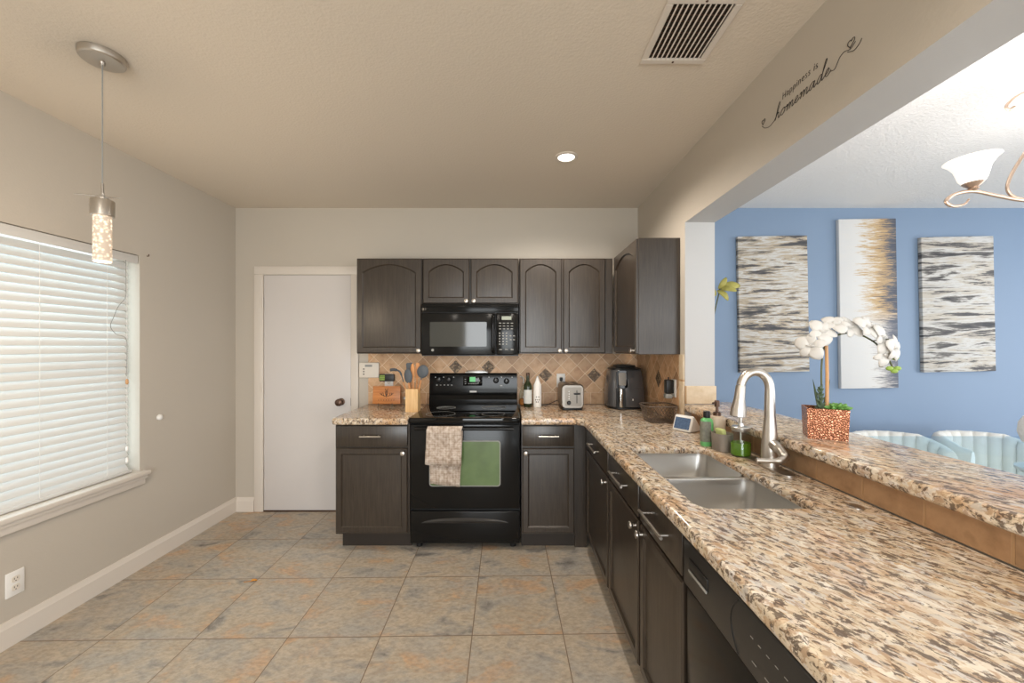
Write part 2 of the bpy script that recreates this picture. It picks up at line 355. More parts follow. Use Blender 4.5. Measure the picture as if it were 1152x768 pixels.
M['steel'] = mat('brushed_steel', srgb(200, 198, 194), 0.32, 1.0, bump=0.06, bscale=250)
M['toaster'] = mat('toaster_steel', srgb(146, 140, 132), 0.38, 1.0, bump=0.05, bscale=250)
M['face'] = mat('toaster_face', srgb(128, 122, 114), 0.42, 0.9)
M['chrome'] = mat('chrome', srgb(225, 225, 225), 0.1, 1.0)
M['black'] = mat('black_enamel', (0.007, 0.007, 0.007), 0.14, spec=0.28)
M['black_matte'] = mat('black_plastic', (0.012, 0.012, 0.012), 0.4)
M['black_glass'] = mat('black_glass', (0.004, 0.004, 0.004), 0.04, spec=0.35)
M['dw'] = mat('dishwasher_panel', srgb(44, 43, 42), 0.34, bump=0.1, bscale=500, var=0.12, vscale=20)
M['mw_glass'] = mat('microwave_window', srgb(70, 71, 68), 0.06)
M['oven_glass'] = mat('oven_window', srgb(96, 118, 76), 0.10, var=0.55, vscale=6)
M['grey_mark'] = mat('grey_print', srgb(150, 150, 146), 0.6)
M['white_mark'] = mat('white_print', srgb(210, 210, 208), 0.5)
M['dark_mark'] = mat('dark_print', srgb(60, 48, 40), 0.6)
M['lcd_green'] = mat('green_display', (0.01, 0.05, 0.01), 0.2, emit=(0.1, 0.9, 0.2), estr=0.35)
M['lcd_grey'] = mat('grey_display', srgb(150, 156, 140), 0.3)
M['white_pl'] = mat('white_plastic', srgb(232, 230, 226), 0.35)
M['cream_pl'] = mat('cream_plastic', srgb(222, 214, 202), 0.45)
M['trav'] = make_travertine('travertine_diamond', True, 'x')
M['trav_y'] = make_travertine('travertine_diamond_side', True, 'y')
M['trav_s'] = make_travertine('travertine_strip', False, 'y')
M['trav_l'] = make_travertine('travertine_light', False, 'x', True)
M['mosaic'] = make_mosaic()
M['towel'] = make_towel()
M['copper'] = make_copper()
M['crystal'] = make_crystal()
M['blind'] = make_blind()
M['glass'] = make_glass('clear_glass', (0.88, 0.92, 0.91))
M['table_glass'] = make_glass('blue_tinted_glass', (0.88, 0.95, 0.98), 0.01, 0.5)
M['green_liq'] = mat('green_soap', srgb(92, 132, 26), 0.2)
M['green_btl'] = mat('green_bottle', srgb(104, 178, 108), 0.3)
M['oil_glass'] = mat('dark_green_glass', srgb(40, 50, 30), 0.08)
M['label_w'] = mat('white_label', srgb(206, 208, 204), 0.6)
M['label_m'] = mat('mixed_label', srgb(120, 120, 108), 0.6, var=0.6, vscale=60)
M['stone'] = mat('beige_ceramic', srgb(200, 180, 158), 0.4)
M['bronze'] = mat('bronze', srgb(96, 74, 62), 0.35, 0.7)
M['sponge'] = mat('sponge', srgb(188, 196, 130), 0.9, bump=0.8, bscale=300)
M['ribbed'] = mat('grey_ceramic', srgb(140, 130, 120), 0.4, var=0.15, vscale=40)
M['bamboo'] = make_wood('bamboo', srgb(196, 150, 92), srgb(232, 196, 142), 0.45, 'z', 40, 0.1)
M['wood_orange'] = make_wood('orange_wood', srgb(160, 92, 40), srgb(210, 140, 76), 0.45, 'x', 40, 0.1)
M['wood_spoon'] = make_wood('beech_wood', srgb(186, 120, 66), srgb(216, 158, 102), 0.5, 'z', 60, 0.0)
M['silicone'] = mat('grey_silicone', srgb(78, 84, 90), 0.5)
M['fryer'] = mat('fryer_grey', srgb(86, 86, 88), 0.25, 0.3, coat=0.3)
M['wire'] = mat('dark_wire', srgb(110, 98, 88), 0.4, 0.6)
M['white_fab'] = mat('chair_fabric', srgb(226, 224, 218), 0.8, bump=0.2, bscale=400, sheen=0.3)
M['shade'] = mat('frosted_glass', srgb(240, 236, 228), 0.35, emit=(1.0, 0.95, 0.88), estr=0.55)
M['chand'] = mat('champagne_metal', srgb(206, 182, 164), 0.3, 0.8)
M['petal'] = mat('white_petal', srgb(208, 206, 202), 0.55, var=0.03, vscale=40)
M['stem'] = mat('plant_stem', srgb(84, 88, 50), 0.5)
M['stake'] = mat('bamboo_stake', srgb(196, 150, 104), 0.6, var=0.1, vscale=60)
M['succulent'] = mat('succulent_green', srgb(104, 150, 74), 0.45, var=0.25, vscale=60)
M['aloe'] = mat('aloe_green', srgb(78, 96, 74), 0.5, var=0.3, vscale=90)
M['bud'] = mat('bud_green', srgb(140, 168, 76), 0.5)
M['soil'] = mat('soil', srgb(70, 54, 42), 0.9, bump=0.8, bscale=120)
M['leaf'] = mat('yellow_green_leaf', srgb(166, 158, 82), 0.5, var=0.35, vscale=30)
M['dry_leaf'] = mat('dry_leaf', srgb(206, 140, 56), 0.7, var=0.2, vscale=90)
M['peach'] = mat('peach_petal', srgb(228, 190, 160), 0.6)
M['ink'] = mat('decal_ink', srgb(34, 30, 30), 0.6)
M['screen'] = mat('display_screen', srgb(60, 74, 96), 0.2, emit=srgb(130, 160, 196), estr=0.12, var=0.8, vscale=90)
M['led'] = mat('led_disc', (1, 1, 1), 0.5, emit=(1, 0.97, 0.92), estr=3.0)
M['dark'] = mat('duct_dark', srgb(52, 44, 36), 0.7)
M['lawn'] = mat('lawn', srgb(96, 140, 62), 0.9, var=0.3, vscale=5)

# ------------------------------------------------------------------ mesh helpers
def box(bm, x0, x1, y0, y1, z0, z1, bev=0.0, seg=2, mi=0):
    g = bmesh.ops.create_cube(bm, size=1.0)
    vs = g['verts']
    for v in vs:
        v.co = Vector(((x0+x1)/2 + v.co.x*(x1-x0), (y0+y1)/2 + v.co.y*(y1-y0), (z0+z1)/2 + v.co.z*(z1-z0)))
    fs = {f for v in vs for f in v.link_faces}
    for f in fs: f.material_index = mi
    if bev:
        es = list({e for v in vs for e in v.link_edges})
        r = bmesh.ops.bevel(bm, geom=es, offset=bev, segments=seg, affect='EDGES', profile=0.5)
        for f in r['faces']: f.material_index = mi
    return bm
def frame_of(d):
    d = d.normalized(); a = Vector((0, 0, 1)) if abs(d.z) < 0.9 else Vector((1, 0, 0))
    x = d.cross(a).normalized(); return x, d.cross(x).normalized()
def tube(bm, pts, r, seg=10, caps=True, mi=0, flat=1.0):
    pts = [Vector(p) for p in pts]; rs = r if isinstance(r, (list, tuple)) else [r]*len(pts)
    rings = []; px = None
    for i, p in enumerate(pts):
        d = (pts[min(i+1, len(pts)-1)] - pts[max(i-1, 0)])
        if d.length < 1e-9: d = Vector((0, 0, 1))
        d.normalize()
        if px is None: px, py = frame_of(d)
        else:
            px = (px - d*px.dot(d)); px = px.normalized() if px.length > 1e-6 else frame_of(d)[0]
            py = d.cross(px)
        rings.append([bm.verts.new(p + (px*math.cos(2*PI*k/seg) + py*math.sin(2*PI*k/seg)*flat)*rs[i]) for k in range(seg)])
    for a, b in zip(rings, rings[1:]):
        for k in range(seg):
            f = bm.faces.new((a[k], a[(k+1) % seg], b[(k+1) % seg], b[k])); f.material_index = mi
    if caps:
        for q, rev in ((rings[0], True), (rings[-1], False)):
            f = bm.faces.new(list(reversed(q)) if rev else q); f.material_index = mi
    return bm
def cyl(bm, p0, p1, r0, r1=None, seg=20, mi=0):
    return tube(bm, [p0, p1], [r0, r0 if r1 is None else r1], seg, True, mi)
def lathe(bm, prof, c=(0, 0, 0), seg=28, mi=0, sx=1.0, sy=1.0, power=2.0, axis=None, caps=True):
    """profile of (radius, z) turned round z; sx, sy, power make it a superellipse"""
    rings = []
    mtx = None
    if axis is not None:
        mtx = Vector((0, 0, 1)).rotation_difference(Vector(axis)).to_matrix()
    for r, z in prof:
        ring = []
        for k in range(seg):
            a = 2*PI*k/seg; ca, sa = math.cos(a), math.sin(a)
            if power != 2.0:
                ca = math.copysign(abs(ca)**(2/power), ca); sa = math.copysign(abs(sa)**(2/power), sa)
            v = Vector((r*ca*sx, r*sa*sy, z))
            if mtx: v = mtx @ v
            ring.append(bm.verts.new(v + Vector(c)))
        rings.append(ring)
    for a, b in zip(rings, rings[1:]):
        for k in range(seg):
            f = bm.faces.new((a[k], a[(k+1) % seg], b[(k+1) % seg], b[k])); f.material_index = mi
    if caps:
        f = bm.faces.new(list(reversed(rings[0]))); f.material_index = mi
        f = bm.faces.new(rings[-1]); f.material_index = mi
    return bm
def ball(bm, c, rx, ry=None, rz=None, seg=14, mi=0, rot=None):
    ry = rx if ry is None else ry; rz = rx if rz is None else rz
    g = bmesh.ops.create_uvsphere(bm, u_segments=seg, v_segments=max(6, seg//2), radius=1.0)
    for v in g['verts']:
        q = Vector((v.co.x*rx, v.co.y*ry, v.co.z*rz))
        if rot: q = rot @ q
        v.co = q + Vector(c)
    for f in {f for v in g['verts'] for f in v.link_faces}: f.material_index = mi
    return bm
def prism(bm, poly, z0, z1, mi=0, plane='xy'):
    """extrude a 2D polygon; plane xy -> along z, xz -> along y, yz -> along x"""
    def P(a, b, t): return {'xy': (a, b, t), 'xz': (a, t, b), 'yz': (t, a, b)}[plane]
    A = [bm.verts.new(P(a, b, z0)) for a, b in poly]; B = [bm.verts.new(P(a, b, z1)) for a, b in poly]
    fs = [bm.faces.new(A), bm.faces.new(B)]
    for i in range(len(poly)):
        j = (i+1) % len(poly); fs.append(bm.faces.new((A[i], A[j], B[j], B[i])))
    for f in fs: f.material_index = mi
    return bm
def catmull(pts, n=8):
    pts = [Vector(p) for p in pts]; P = [pts[0]*2 - pts[1]] + pts + [pts[-1]*2 - pts[-2]]
    out = []
    for i in range(1, len(P)-2):
        a, b, c, d = P[i-1:i+3]
        for k in range(n):
            t = k/n
            out.append(0.5*((2*b) + (c-a)*t + (2*a-5*b+4*c-d)*t*t + (3*b-a-3*c+d)*t**3))
    out.append(P[-2]); return out
def finish(me, smooth=35):
    if smooth:
        me.polygons.foreach_set('use_smooth', [True]*len(me.polygons))
        me.set_sharp_from_angle(angle=math.radians(smooth))
def obj(name, bm, m, parent=None, smooth=35, loc=None, rot=None, normals=True):
    if normals: bmesh.ops.recalc_face_normals(bm, faces=bm.faces)
    me = bpy.data.meshes.new(name); bm.to_mesh(me); bm.free()
    for q in (m if isinstance(m, (list, tuple)) else [m]): me.materials.append(M[q] if isinstance(q, str) else q)
    finish(me, smooth)
    o = bpy.data.objects.new(name, me); C.objects.link(o)
    if parent: o.parent = parent
    if loc: o.location = loc
    if rot: o.rotation_euler = rot
    return o
def B(): return bmesh.new()
def tag(o, label, cat, group=None, kind=None):
    if label: o['label'] = label
    if cat: o['category'] = cat
    if group: o['group'] = group
    if kind: o['kind'] = kind
    return o
def thing(name, label, cat, loc=(0, 0, 0), rz=0.0, group=None):
    o = bpy.data.objects.new(name, None); C.objects.link(o); o.location = loc; o.rotation_euler = (0, 0, rz)
    o.empty_display_size = 0.1
    return tag(o, label, cat, group)
def struct(o, label=None, cat=None):
    o['kind'] = 'structure'
    if label: o['label'] = label
    if cat: o['category'] = cat
    return o
def slab(name, outer, holes, z0, z1, r, m, parent=None):
    """a worktop cut from an outline with holes, all edges rounded"""
    cu = bpy.data.curves.new(name, 'CURVE'); cu.dimensions = '2D'; cu.fill_mode = 'BOTH'
    for lp in [outer] + holes:
        s = cu.splines.new('POLY'); s.points.add(len(lp)-1); s.use_cyclic_u = True
        for p, q in zip(s.points, lp): p.co = (q[0], q[1], 0, 1)
    cu.bevel_depth = r; cu.bevel_resolution = 4; cu.offset = -r; cu.extrude = max(0.0, (z1-z0)/2 - r)
    t = bpy.data.objects.new(name+'_c', cu); C.objects.link(t)
    dg = bpy.context.evaluated_depsgraph_get(); dg.update()
    me = bpy.data.meshes.new_from_object(t.evaluated_get(dg)); bpy.data.objects.remove(t)
    bm = bmesh.new(); bm.from_mesh(me); bmesh.ops.remove_doubles(bm, verts=bm.verts, dist=0.0002)
    for v in bm.verts: v.co.z += (z0+z1)/2
    return obj(name, bm, m, parent, smooth=40)
def rrect(x0, x1, y0, y1, r, n=5):
    out = []
    for cx, cy, a0 in ((x1-r, y1-r, 0), (x0+r, y1-r, 90), (x0+r, y0+r, 180), (x1-r, y0+r, 270)):
        for k in range(n+1):
            a = math.radians(a0 + 90*k/n); out.append((cx + r*math.cos(a), cy + r*math.sin(a)))
    return out

# ================================================================== SETTING
XL, YB, ZC = -2.356, 3.394, 2.582
XK, XD = 1.072, 1.256          # kitchen and dining faces of the dividing wall
YS = 2.467                     # end of the wall stub
XR, YR = 6.2, -3.0

bm = B(); box(bm, XL-0.15, XR+0.15, YR-0.15, YB+0.15, -0.12, 0)
struct(obj('floor', bm, 'floor', smooth=0))
bm = B(); box(bm, XL-0.15, XK+0.09, YR-0.15, YB+0.15, ZC, ZC+0.12)
struct(obj('ceiling', bm, 'ceiling', smooth=0))
bm = B(); box(bm, XK+0.09, XR+0.15, YR-0.15, YB+0.15, ZC, ZC+0.12)
struct(obj('ceiling_dining', bm, 'ceiling_d', smooth=0))
# left wall with the window opening
WY0, WY1, WZ0, WZ1 = 0.98, 2.52, 0.615, 1.978
bm = B(); T = XL-0.15
box(bm, T, XL, YR, WY0, 0, ZC); box(bm, T, XL, WY1, YB, 0, ZC); box(bm, T, XL, WY0, WY1, 0, WZ0-0.03); box(bm, T, XL, WY0, WY1, WZ1, ZC)
struct(obj('wall_left', bm, 'wall', smooth=0))
bm = B(); box(bm, XL-0.15, XK+0.09, YB, YB+0.15, 0, ZC)
struct(obj('wall_back', bm, 'wall', smooth=0))
bm = B(); box(bm, XK+0.09, XR+0.15, YB, YB+0.15, 0, ZC)
struct(obj('wall_dining', bm, 'blue', smooth=0))
# dividing wall: stub, header and half wall
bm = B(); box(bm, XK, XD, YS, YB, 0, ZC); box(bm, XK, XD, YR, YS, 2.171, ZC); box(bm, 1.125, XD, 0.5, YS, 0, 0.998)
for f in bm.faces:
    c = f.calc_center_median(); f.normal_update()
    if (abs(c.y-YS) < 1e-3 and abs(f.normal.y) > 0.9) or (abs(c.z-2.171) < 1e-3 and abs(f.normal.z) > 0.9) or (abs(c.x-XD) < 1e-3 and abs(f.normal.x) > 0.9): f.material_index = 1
struct(obj('wall_right', bm, ['wall', 'wall_dining_lit'], smooth=0))
# rear wall with openings, right dining wall with a window opening
bm = B()
box(bm, XL-0.15, -1.05, YR-0.15, YR, 0, ZC); box(bm, 0.85, 2.2, YR-0.15, YR, 0, ZC); box(bm, 5.0, XR+0.15, YR-0.15, YR, 0, ZC)
box(bm, -1.05, 0.85, YR-0.15, YR, 2.1, ZC); box(bm, 2.2, 5.0, YR-0.15, YR, 2.25, ZC); box(bm, 2.2, 5.0, YR-0.15, YR, 0, 0.25)
struct(obj('wall_rear', bm, 'wall', smooth=0))
bm = B()
box(bm, XR, XR+0.15, YR, -0.7, 0, ZC); box(bm, XR, XR+0.15, 2.5, YB, 0, ZC); box(bm, XR, XR+0.15, -0.7, 2.5, 0, 0.4); box(bm, XR, XR+0.15, -0.7, 2.5, 2.3, ZC)
struct(obj('wall_dining_side', bm, 'blue', smooth=0))

def baseboard(name, x0, x1, y0, y1, side):
    bm = B(); h = 0.122
    if side == 'x':
        prof = [(x0, 0), (x0+0.016, 0), (x0+0.016, h-0.03), (x0+0.012, h-0.024), (x0+0.011, h-0.012), (x0+0.006, h), (x0, h)]
        prism(bm, prof, y0, y1, plane='xz')
    else:
        prof = [(y1, 0), (y1-0.016, 0), (y1-0.016, h-0.03), (y1-0.012, h-0.024), (y1-0.011, h-0.012), (y1-0.006, h), (y1, h)]
        prism(bm, prof, x0, x1, plane='yz')
    struct(obj(name, bm, 'trim', smooth=30))
baseboard('baseboard_left', XL, XL, YR, YB, 'x')
baseboard('baseboard_back', XL+0.016, -2.192, YB, YB, 'y')

# ---- door
DX0, DX1, DZ = -2.108, -1.371, 2.008
d = struct(bpy.data.objects.new('door_1', None)); C.objects.link(d); d.location = (DX0, YB, 0)
tag(d, 'flat white slab door in the back wall with a dark round knob', 'door')
bm = B()
for a, b_ in ((DX0-0.081, DX0-0.004), (DX1+0.004, DX1+0.066)):
    box(bm, a, b_, YB-0.018, YB, 0, DZ+0.004, 0.004)
box(bm, DX0-0.081, DX1+0.066, YB-0.018, YB, DZ+0.004, DZ+0.076, 0.004)
o = obj('door_frame', bm, 'trim', None); o.parent = d; o.matrix_parent_inverse = Matrix.Translation((-DX0, -YB, 0))
def wchild(name, bm, m, par, ox, oy, oz=0, **k):
    o = obj(name, bm, m, par, **k); o.matrix_parent_inverse = Matrix.Translation((-ox, -oy, -oz)); return o
bm = B(); box(bm, DX0, DX1, YB-0.008, YB-0.0005, 0.012, DZ, 0.0015)
slabo = wchild('door_slab', bm, 'door', d, DX0, YB)
bm = B(); box(bm, DX0-0.004, DX1+0.004, YB-0.012, YB-0.0004, 0.0005, 0.010)
wchild('door_sweep', bm, 'bronze', d, DX0, YB)
bm = B(); K = (-1.450, YB, 0.934)
lathe(bm, [(0.030, 0.0), (0.030, 0.006), (0.014, 0.010), (0.011, 0.032), (0.024, 0.040), (0.031, 0.052), (0.029, 0.064), (0.016, 0.072)], (K[0], YB-0.008, K[2]), axis=(0, -1, 0))
wchild('door_knob', bm, 'bronze', d, DX0, YB)
for hz in (1.775, 1.06, 0.33):
    bm = B(); cyl(bm, (DX0-0.004, YB-0.022, hz-0.045), (DX0-0.004, YB-0.022, hz+0.045), 0.007, seg=10)
    box(bm, DX0-0.03, DX0-0.004, YB-0.0195, YB-0.016, hz-0.045, hz+0.045)
    wchild('hinge', bm, 'trim', d, DX0, YB)
bm = B(); box(bm, DX1-0.0005, DX1+0.002, YB-0.010, YB-0.008, 0.90, 0.965)
wchild('strike_plate', bm, 'bronze', d, DX0, YB)

# ---- window
wn = struct(bpy.data.objects.new('window_1', None)); C.objects.link(wn); wn.location = (XL, 1.75, WZ0)
tag(wn, 'kitchen window in the left wall behind closed white blinds', 'window')
bm = B()
for y0, y1, z0, z1 in ((WY0, WY1, WZ0, WZ0+0.04), (WY0, WY1, WZ1-0.04, WZ1), (WY0, WY0+0.04, WZ0, WZ1), (WY1-0.04, WY1, WZ0, WZ1), (WY0, WY1, 1.28, 1.31)):
    box(bm, XL-0.148, XL-0.105, y0, y1, z0, z1, 0.003)
wchild('window_frame', bm, 'trim', wn, XL, 1.75, WZ0)
bm = B(); box(bm, XL-0.13, XL-0.126, WY0+0.03, WY1-0.03, WZ0+0.03, WZ1-0.03)
wchild('window_pane', bm, 'glass', wn, XL, 1.75, WZ0, smooth=0)
bm = B(); box(bm, XL-0.105, XL+0.045, WY0-0.05, WY1+0.035, WZ0-0.028, WZ0, 0.008)
box(bm, XL, XL+0.022, WY0-0.03, WY1+0.018, WZ0-0.085, WZ0-0.028, 0.005)
box(bm, XL, XL+0.032, WY0-0.04, WY1+0.026, WZ0-0.050, WZ0-0.028, 0.006)
wchild('window_sill', bm, 'trim', wn, XL, 1.75, WZ0)

# ---- backsplash
bs = struct(thing('backsplash', 'tan stone tile backsplash set in diamonds above the granite counter', 'backsplash', (0, YB, 0.915)))
bm = B(); box(bm, -1.222, XK-0.001, YB-0.009, YB, 0.9155, 1.342)
wchild('tile_field', bm, 'trav', bs, 0, YB, 0.915, smooth=0)
bm = B(); box(bm, XK-0.009, XK, YS+0.065, YB-0.0095, 0.9155, 1.352)
wchild('tile_field', bm, 'trav_y', bs, 0, YB, 0.915, smooth=0)
bm = B(); box(bm, XK-0.012, XK, YS, YS+0.0645, 0.9155, 1.352, 0.003)
wchild('edge_tile', bm, 'trav_l', bs, 0, YB, 0.915)
for x, z in ((-0.478, 1.228), (-0.200, 1.226), (0.285, 1.160), (0.698, 1.158)):
    bm = B(); prism(bm, [(x-0.058, z), (x, z-0.058), (x+0.058, z), (x, z+0.058)], YB-0.0125, YB-0.009, plane='xz')
    wchild('mosaic_accent', bm, 'mosaic', bs, 0, YB, 0.915, smooth=0)
bm = B(); y, z = 2.885, 1.170; prism(bm, [(y-0.058, z), (y, z-0.062), (y+0.058, z), (y, z+0.062)], XK-0.0125, XK-0.009, plane='yz')
wchild('mosaic_accent', bm, 'mosaic', bs, 0, YB, 0.915, smooth=0)
# tile strip on the half wall below the bar and tile foot of the column
bm = B(); box(bm, 1.112, 1.125, 0.52, YS, 0.9155, 0.998)
o = struct(obj('trim_1', bm, 'trav_s', smooth=0)); tag(o, 'brown tile strip between the granite counter and the raised bar', 'tile strip')
bm = B(); box(bm, XK-0.002, XD+0.006, YS-0.011, YS, 1.047, 1.158, 0.003)
o = struct(obj('trim_2', bm, 'trav_l')); tag(o, 'beige tile course at the foot of the white column', 'tile course')

# ================================================================== CABINETS
def bar_pull(x0, x1, y, z, parent, name='drawer_pull'):
    bm = B(); cyl(bm, (x0, y-0.030, z), (x1, y-0.030, z), 0.0055, seg=12)
    for x in (x0+0.022, x1-0.022): cyl(bm, (x, y, z), (x, y-0.030, z), 0.0045, seg=10)
    return obj(name, bm, 'nickel', parent)
def knob(x, y, z, parent):
    bm = B(); lathe(bm, [(0.007, 0), (0.006, 0.012), (0.010, 0.016), (0.0155, 0.021), (0.0150, 0.027), (0.007, 0.030)], (x, y, z), seg=18, axis=(0, -1, 0))
    return obj('knob', bm, 'nickel', parent)
def panel_door(name, x0, x1, z0, z1, y, parent, arch=0.0, fw=0.038, t=0.020):
    """recessed-panel cabinet door, front at y-t; arch raises the panel top in a curve"""
    bm = B(); N = 12
    ix0, ix1, iz0, iz1 = x0+fw, x1-fw, z0+fw, z1-fw
    def loop(dd):
        L = [(ix0+dd, iz0+dd), (ix1-dd, iz0+dd)]
        for k in range(N+1):
            u = k/N; x = ix1-dd + (ix0-ix1+2*dd)*u
            zz = iz1-dd - arch + arch*math.sin(PI*u)**0.8 if arch else iz1-dd
            L.append((x, zz))
        return L
    def outer(dd):
        L = [(x0+dd, z0+dd), (x1-dd, z0+dd)]
        for k in range(N+1): L.append((x1-dd + (x0-x1+2*dd)*k/N, z1-dd))
        return L
    f = y-t
    loops = [(outer(0), y), (outer(0), f+0.006), (outer(0.006), f), (loop(0), f), (loop(0.008), f+0.009), (loop(0.012), f+0.009), (loop(0.018), f+0.0085)]
    R = [[bm.verts.new((a, yy, b)) for a, b in L] for L, yy in loops]
    n = len(R[0])
    for A, Bq in zip(R, R[1:]):
        for i in range(n):
            j = (i+1) % n; bm.faces.new((A[i], A[j], Bq[j], Bq[i]))
    bm.faces.new(R[-1]); bm.faces.new(list(reversed(R[0])))
    return obj(name, bm, 'wood', parent, smooth=20)
def drawer_front(x0, x1, z0, z1, y, parent, t=0.020, name='drawer_front'):
    bm = B(); box(bm, x0, x1, y-t, y, z0, z1, 0.005, 2)
    return obj(name, bm, 'wood', parent, smooth=30)

ZD0, ZD1, ZR0, ZR1 = 0.122, 0.703, 0.717, 0.858      # doors, drawers
def base_cabinet(label, loc, rz, wd, depth, fronts, toe_in=(0.0, 0.0), toe_m='toe', group='dark wood base cabinets', x_off=0.0, top=0.869):
    c = thing('base_cabinet', label, 'cabinet', loc, rz, group)
    bm = B(); box(bm, 0, wd, 0, 0.018, 0.108, top)                        # face frame
    box(bm, 0, 0.018, 0.018, depth, 0.108, top); box(bm, wd-0.018, wd, 0.018, depth, 0.108, top)
    box(bm, 0.018, wd-0.018, 0.018, depth, 0.108, 0.126); box(bm, 0.018, wd-0.018, depth-0.01, depth, 0.126, top)
    obj('carcass', bm, 'wood', c, smooth=0)
    bm = B(); box(bm, toe_in[0], wd-toe_in[1], 0.055, 0.073, 0, 0.108)
    obj('toe_kick', bm, toe_m, c, smooth=0)
    for k, x0, x1, knx in fronts:
        if k == 'drawer':
            df = drawer_front(x0, x1, ZR0, ZR1, 0, c); m_ = (x0+x1)/2; hw = min(0.066, (x1-x0)*0.3) if knx is None else knx
            bar_pull(m_-hw, m_+hw, -0.020, 0.790, df)
        else:
            dr = panel_door('door', x0, x1, ZD0, ZD1, 0, c, 0)
            knob(knx, -0.020, 0.674, dr)
    return c
FY = 2.752
base_cabinet('dark wood base cabinet left of the black range, with one wide drawer over one door', (-1.218, FY, 0), 0, 0.512, YB-FY-0.001,
             [('drawer', 0.006, 0.500, 0.072), ('door', 0.006, 0.500, 0.472)], (0.025, 0.0))
nb = base_cabinet('narrow dark wood base cabinet right of the black range, in the counter corner', (0.066, FY, 0), 0, 0.372, YB-FY-0.001,
             [('drawer', 0.006, 0.362, 0.068), ('door', 0.006, 0.362, 0.030)])
bm = B(); box(bm, 0.3725, 0.456, 0.030, 0.046, 0.0, 0.869); obj('corner_filler', bm, 'wood', nb, smooth=0)
FX = 0.524
dpt = 1.07-FX
base_cabinet('dark wood base cabinet facing left nearest the range corner, one drawer over a single door', (FX, 2.735, 0), -PI/2, 0.640, dpt,
             [('drawer', 0.03, 0.628, 0.11), ('door', 0.03, 0.628, 0.596)], toe_m='toe_b')
sb = base_cabinet('wide dark wood sink cabinet beside the dishwasher, with two doors whose knobs meet', (FX, 2.094, 0), -PI/2, 0.924, dpt,
             [('drawer', 0.012, 0.498, 0.11), ('drawer', 0.522, 0.912, 0.11), ('door', 0.012, 0.498, 0.470), ('door', 0.522, 0.912, 0.552)], toe_m='toe_b', top=0.69)
bm = B(); box(bm, 0, 0.924, 0, 0.018, 0.69, 0.869); obj('top_rail', bm, 'wood', sb, smooth=0)

# ---- upper cabinets
UY = 3.110           # face frame; doors stand 20 mm proud
def upper_cabinet(label, loc, rz, wd, z0, z1, depth, doors, arch, x_off=0):
    c = thing('wall_cabinet', label, 'cabinet', (loc[0], loc[1], z0), rz, 'dark wood wall cabinets')
    h = z1-z0
    bm = B(); box(bm, 0, wd, 0, depth, 0, h, 0.0015, 1); obj('carcass', bm, 'wood', c, smooth=0)
    for x0, x1, kx in doors:
        dr = panel_door('door', x0, x1, 0.006, h-0.006, 0, c, arch, 0.042)
        knob(kx, -0.020, 0.024, dr)
    return c
upper_cabinet('dark wood wall cabinet with a single arched door, above the keypad and wooden sign', (-1.210, UY), 0, 0.512, 1.347, 2.090, YB-UY-0.001, [(0.004, 0.506, 0.488)], 0.065)
upper_cabinet('short dark wood wall cabinet with two arched doors directly above the microwave', (-0.696, UY), 0, 0.748, 1.731, 2.090, YB-UY-0.001, [(0.004, 0.364, 0.342), (0.376, 0.742, 0.400)], 0.060)
uc = upper_cabinet('tall two-door dark wood wall cabinet right of the microwave, above the toaster', (0.056, UY), 0, 0.729, 1.347, 2.090, YB-UY-0.001, [(0.004, 0.330, 0.312), (0.342, 0.668, 0.362)], 0.060)
upper_cabinet('dark wood corner wall cabinet facing left beside the white column, broad side panel showing', (0.806, 3.107), -PI/2, 0.572, 1.352, 2.094, XK-0.806-0.001, [(0.030, 0.568, 0.540)], 0.060)

# ---- worktops
bm = None
o = slab('countertop', [(0.064, YB-0.001), (0.064, 2.692), (0.400, 2.692), (0.432, 2.688), (0.456, 2.672), (0.470, 2.648), (0.475, 2.610), (0.475, 0.5), (1.1115, 0.5), (1.1115, YS-0.001), (XK-0.001, YS-0.001), (XK-0.001, YB-0.001)][::-1],
         [rrect(0.572, 0.930, 1.205, 1.925, 0.045)], 0.870, 0.915, 0.014, 'granite')
tag(o, 'speckled tan granite worktop with the sink cut in, wrapping the corner right of the range', 'countertop')
o = slab('countertop', [(-0.706, YB-0.001), (-0.706, 2.692), (-1.200, 2.692), (-1.222, 2.704), (-1.230, 2.725), (-1.230, YB-0.001)][::-1], [], 0.870, 0.915, 0.014, 'granite')
tag(o, 'short speckled granite worktop left of the range, carrying the wooden sign', 'countertop')
o = slab('bar_top', [(1.066, YS-0.002), (1.066, 0.5), (1.42, 0.5), (1.42, 2.55), (1.40, 2.578), (XD+0.002, 2.578), (XD+0.002, YS-0.002)][::-1], [], 1.000, 1.045, 0.014, 'granite')
tag(o, 'raised speckled granite bar top on the half wall, with the orchid on it', 'bar top')

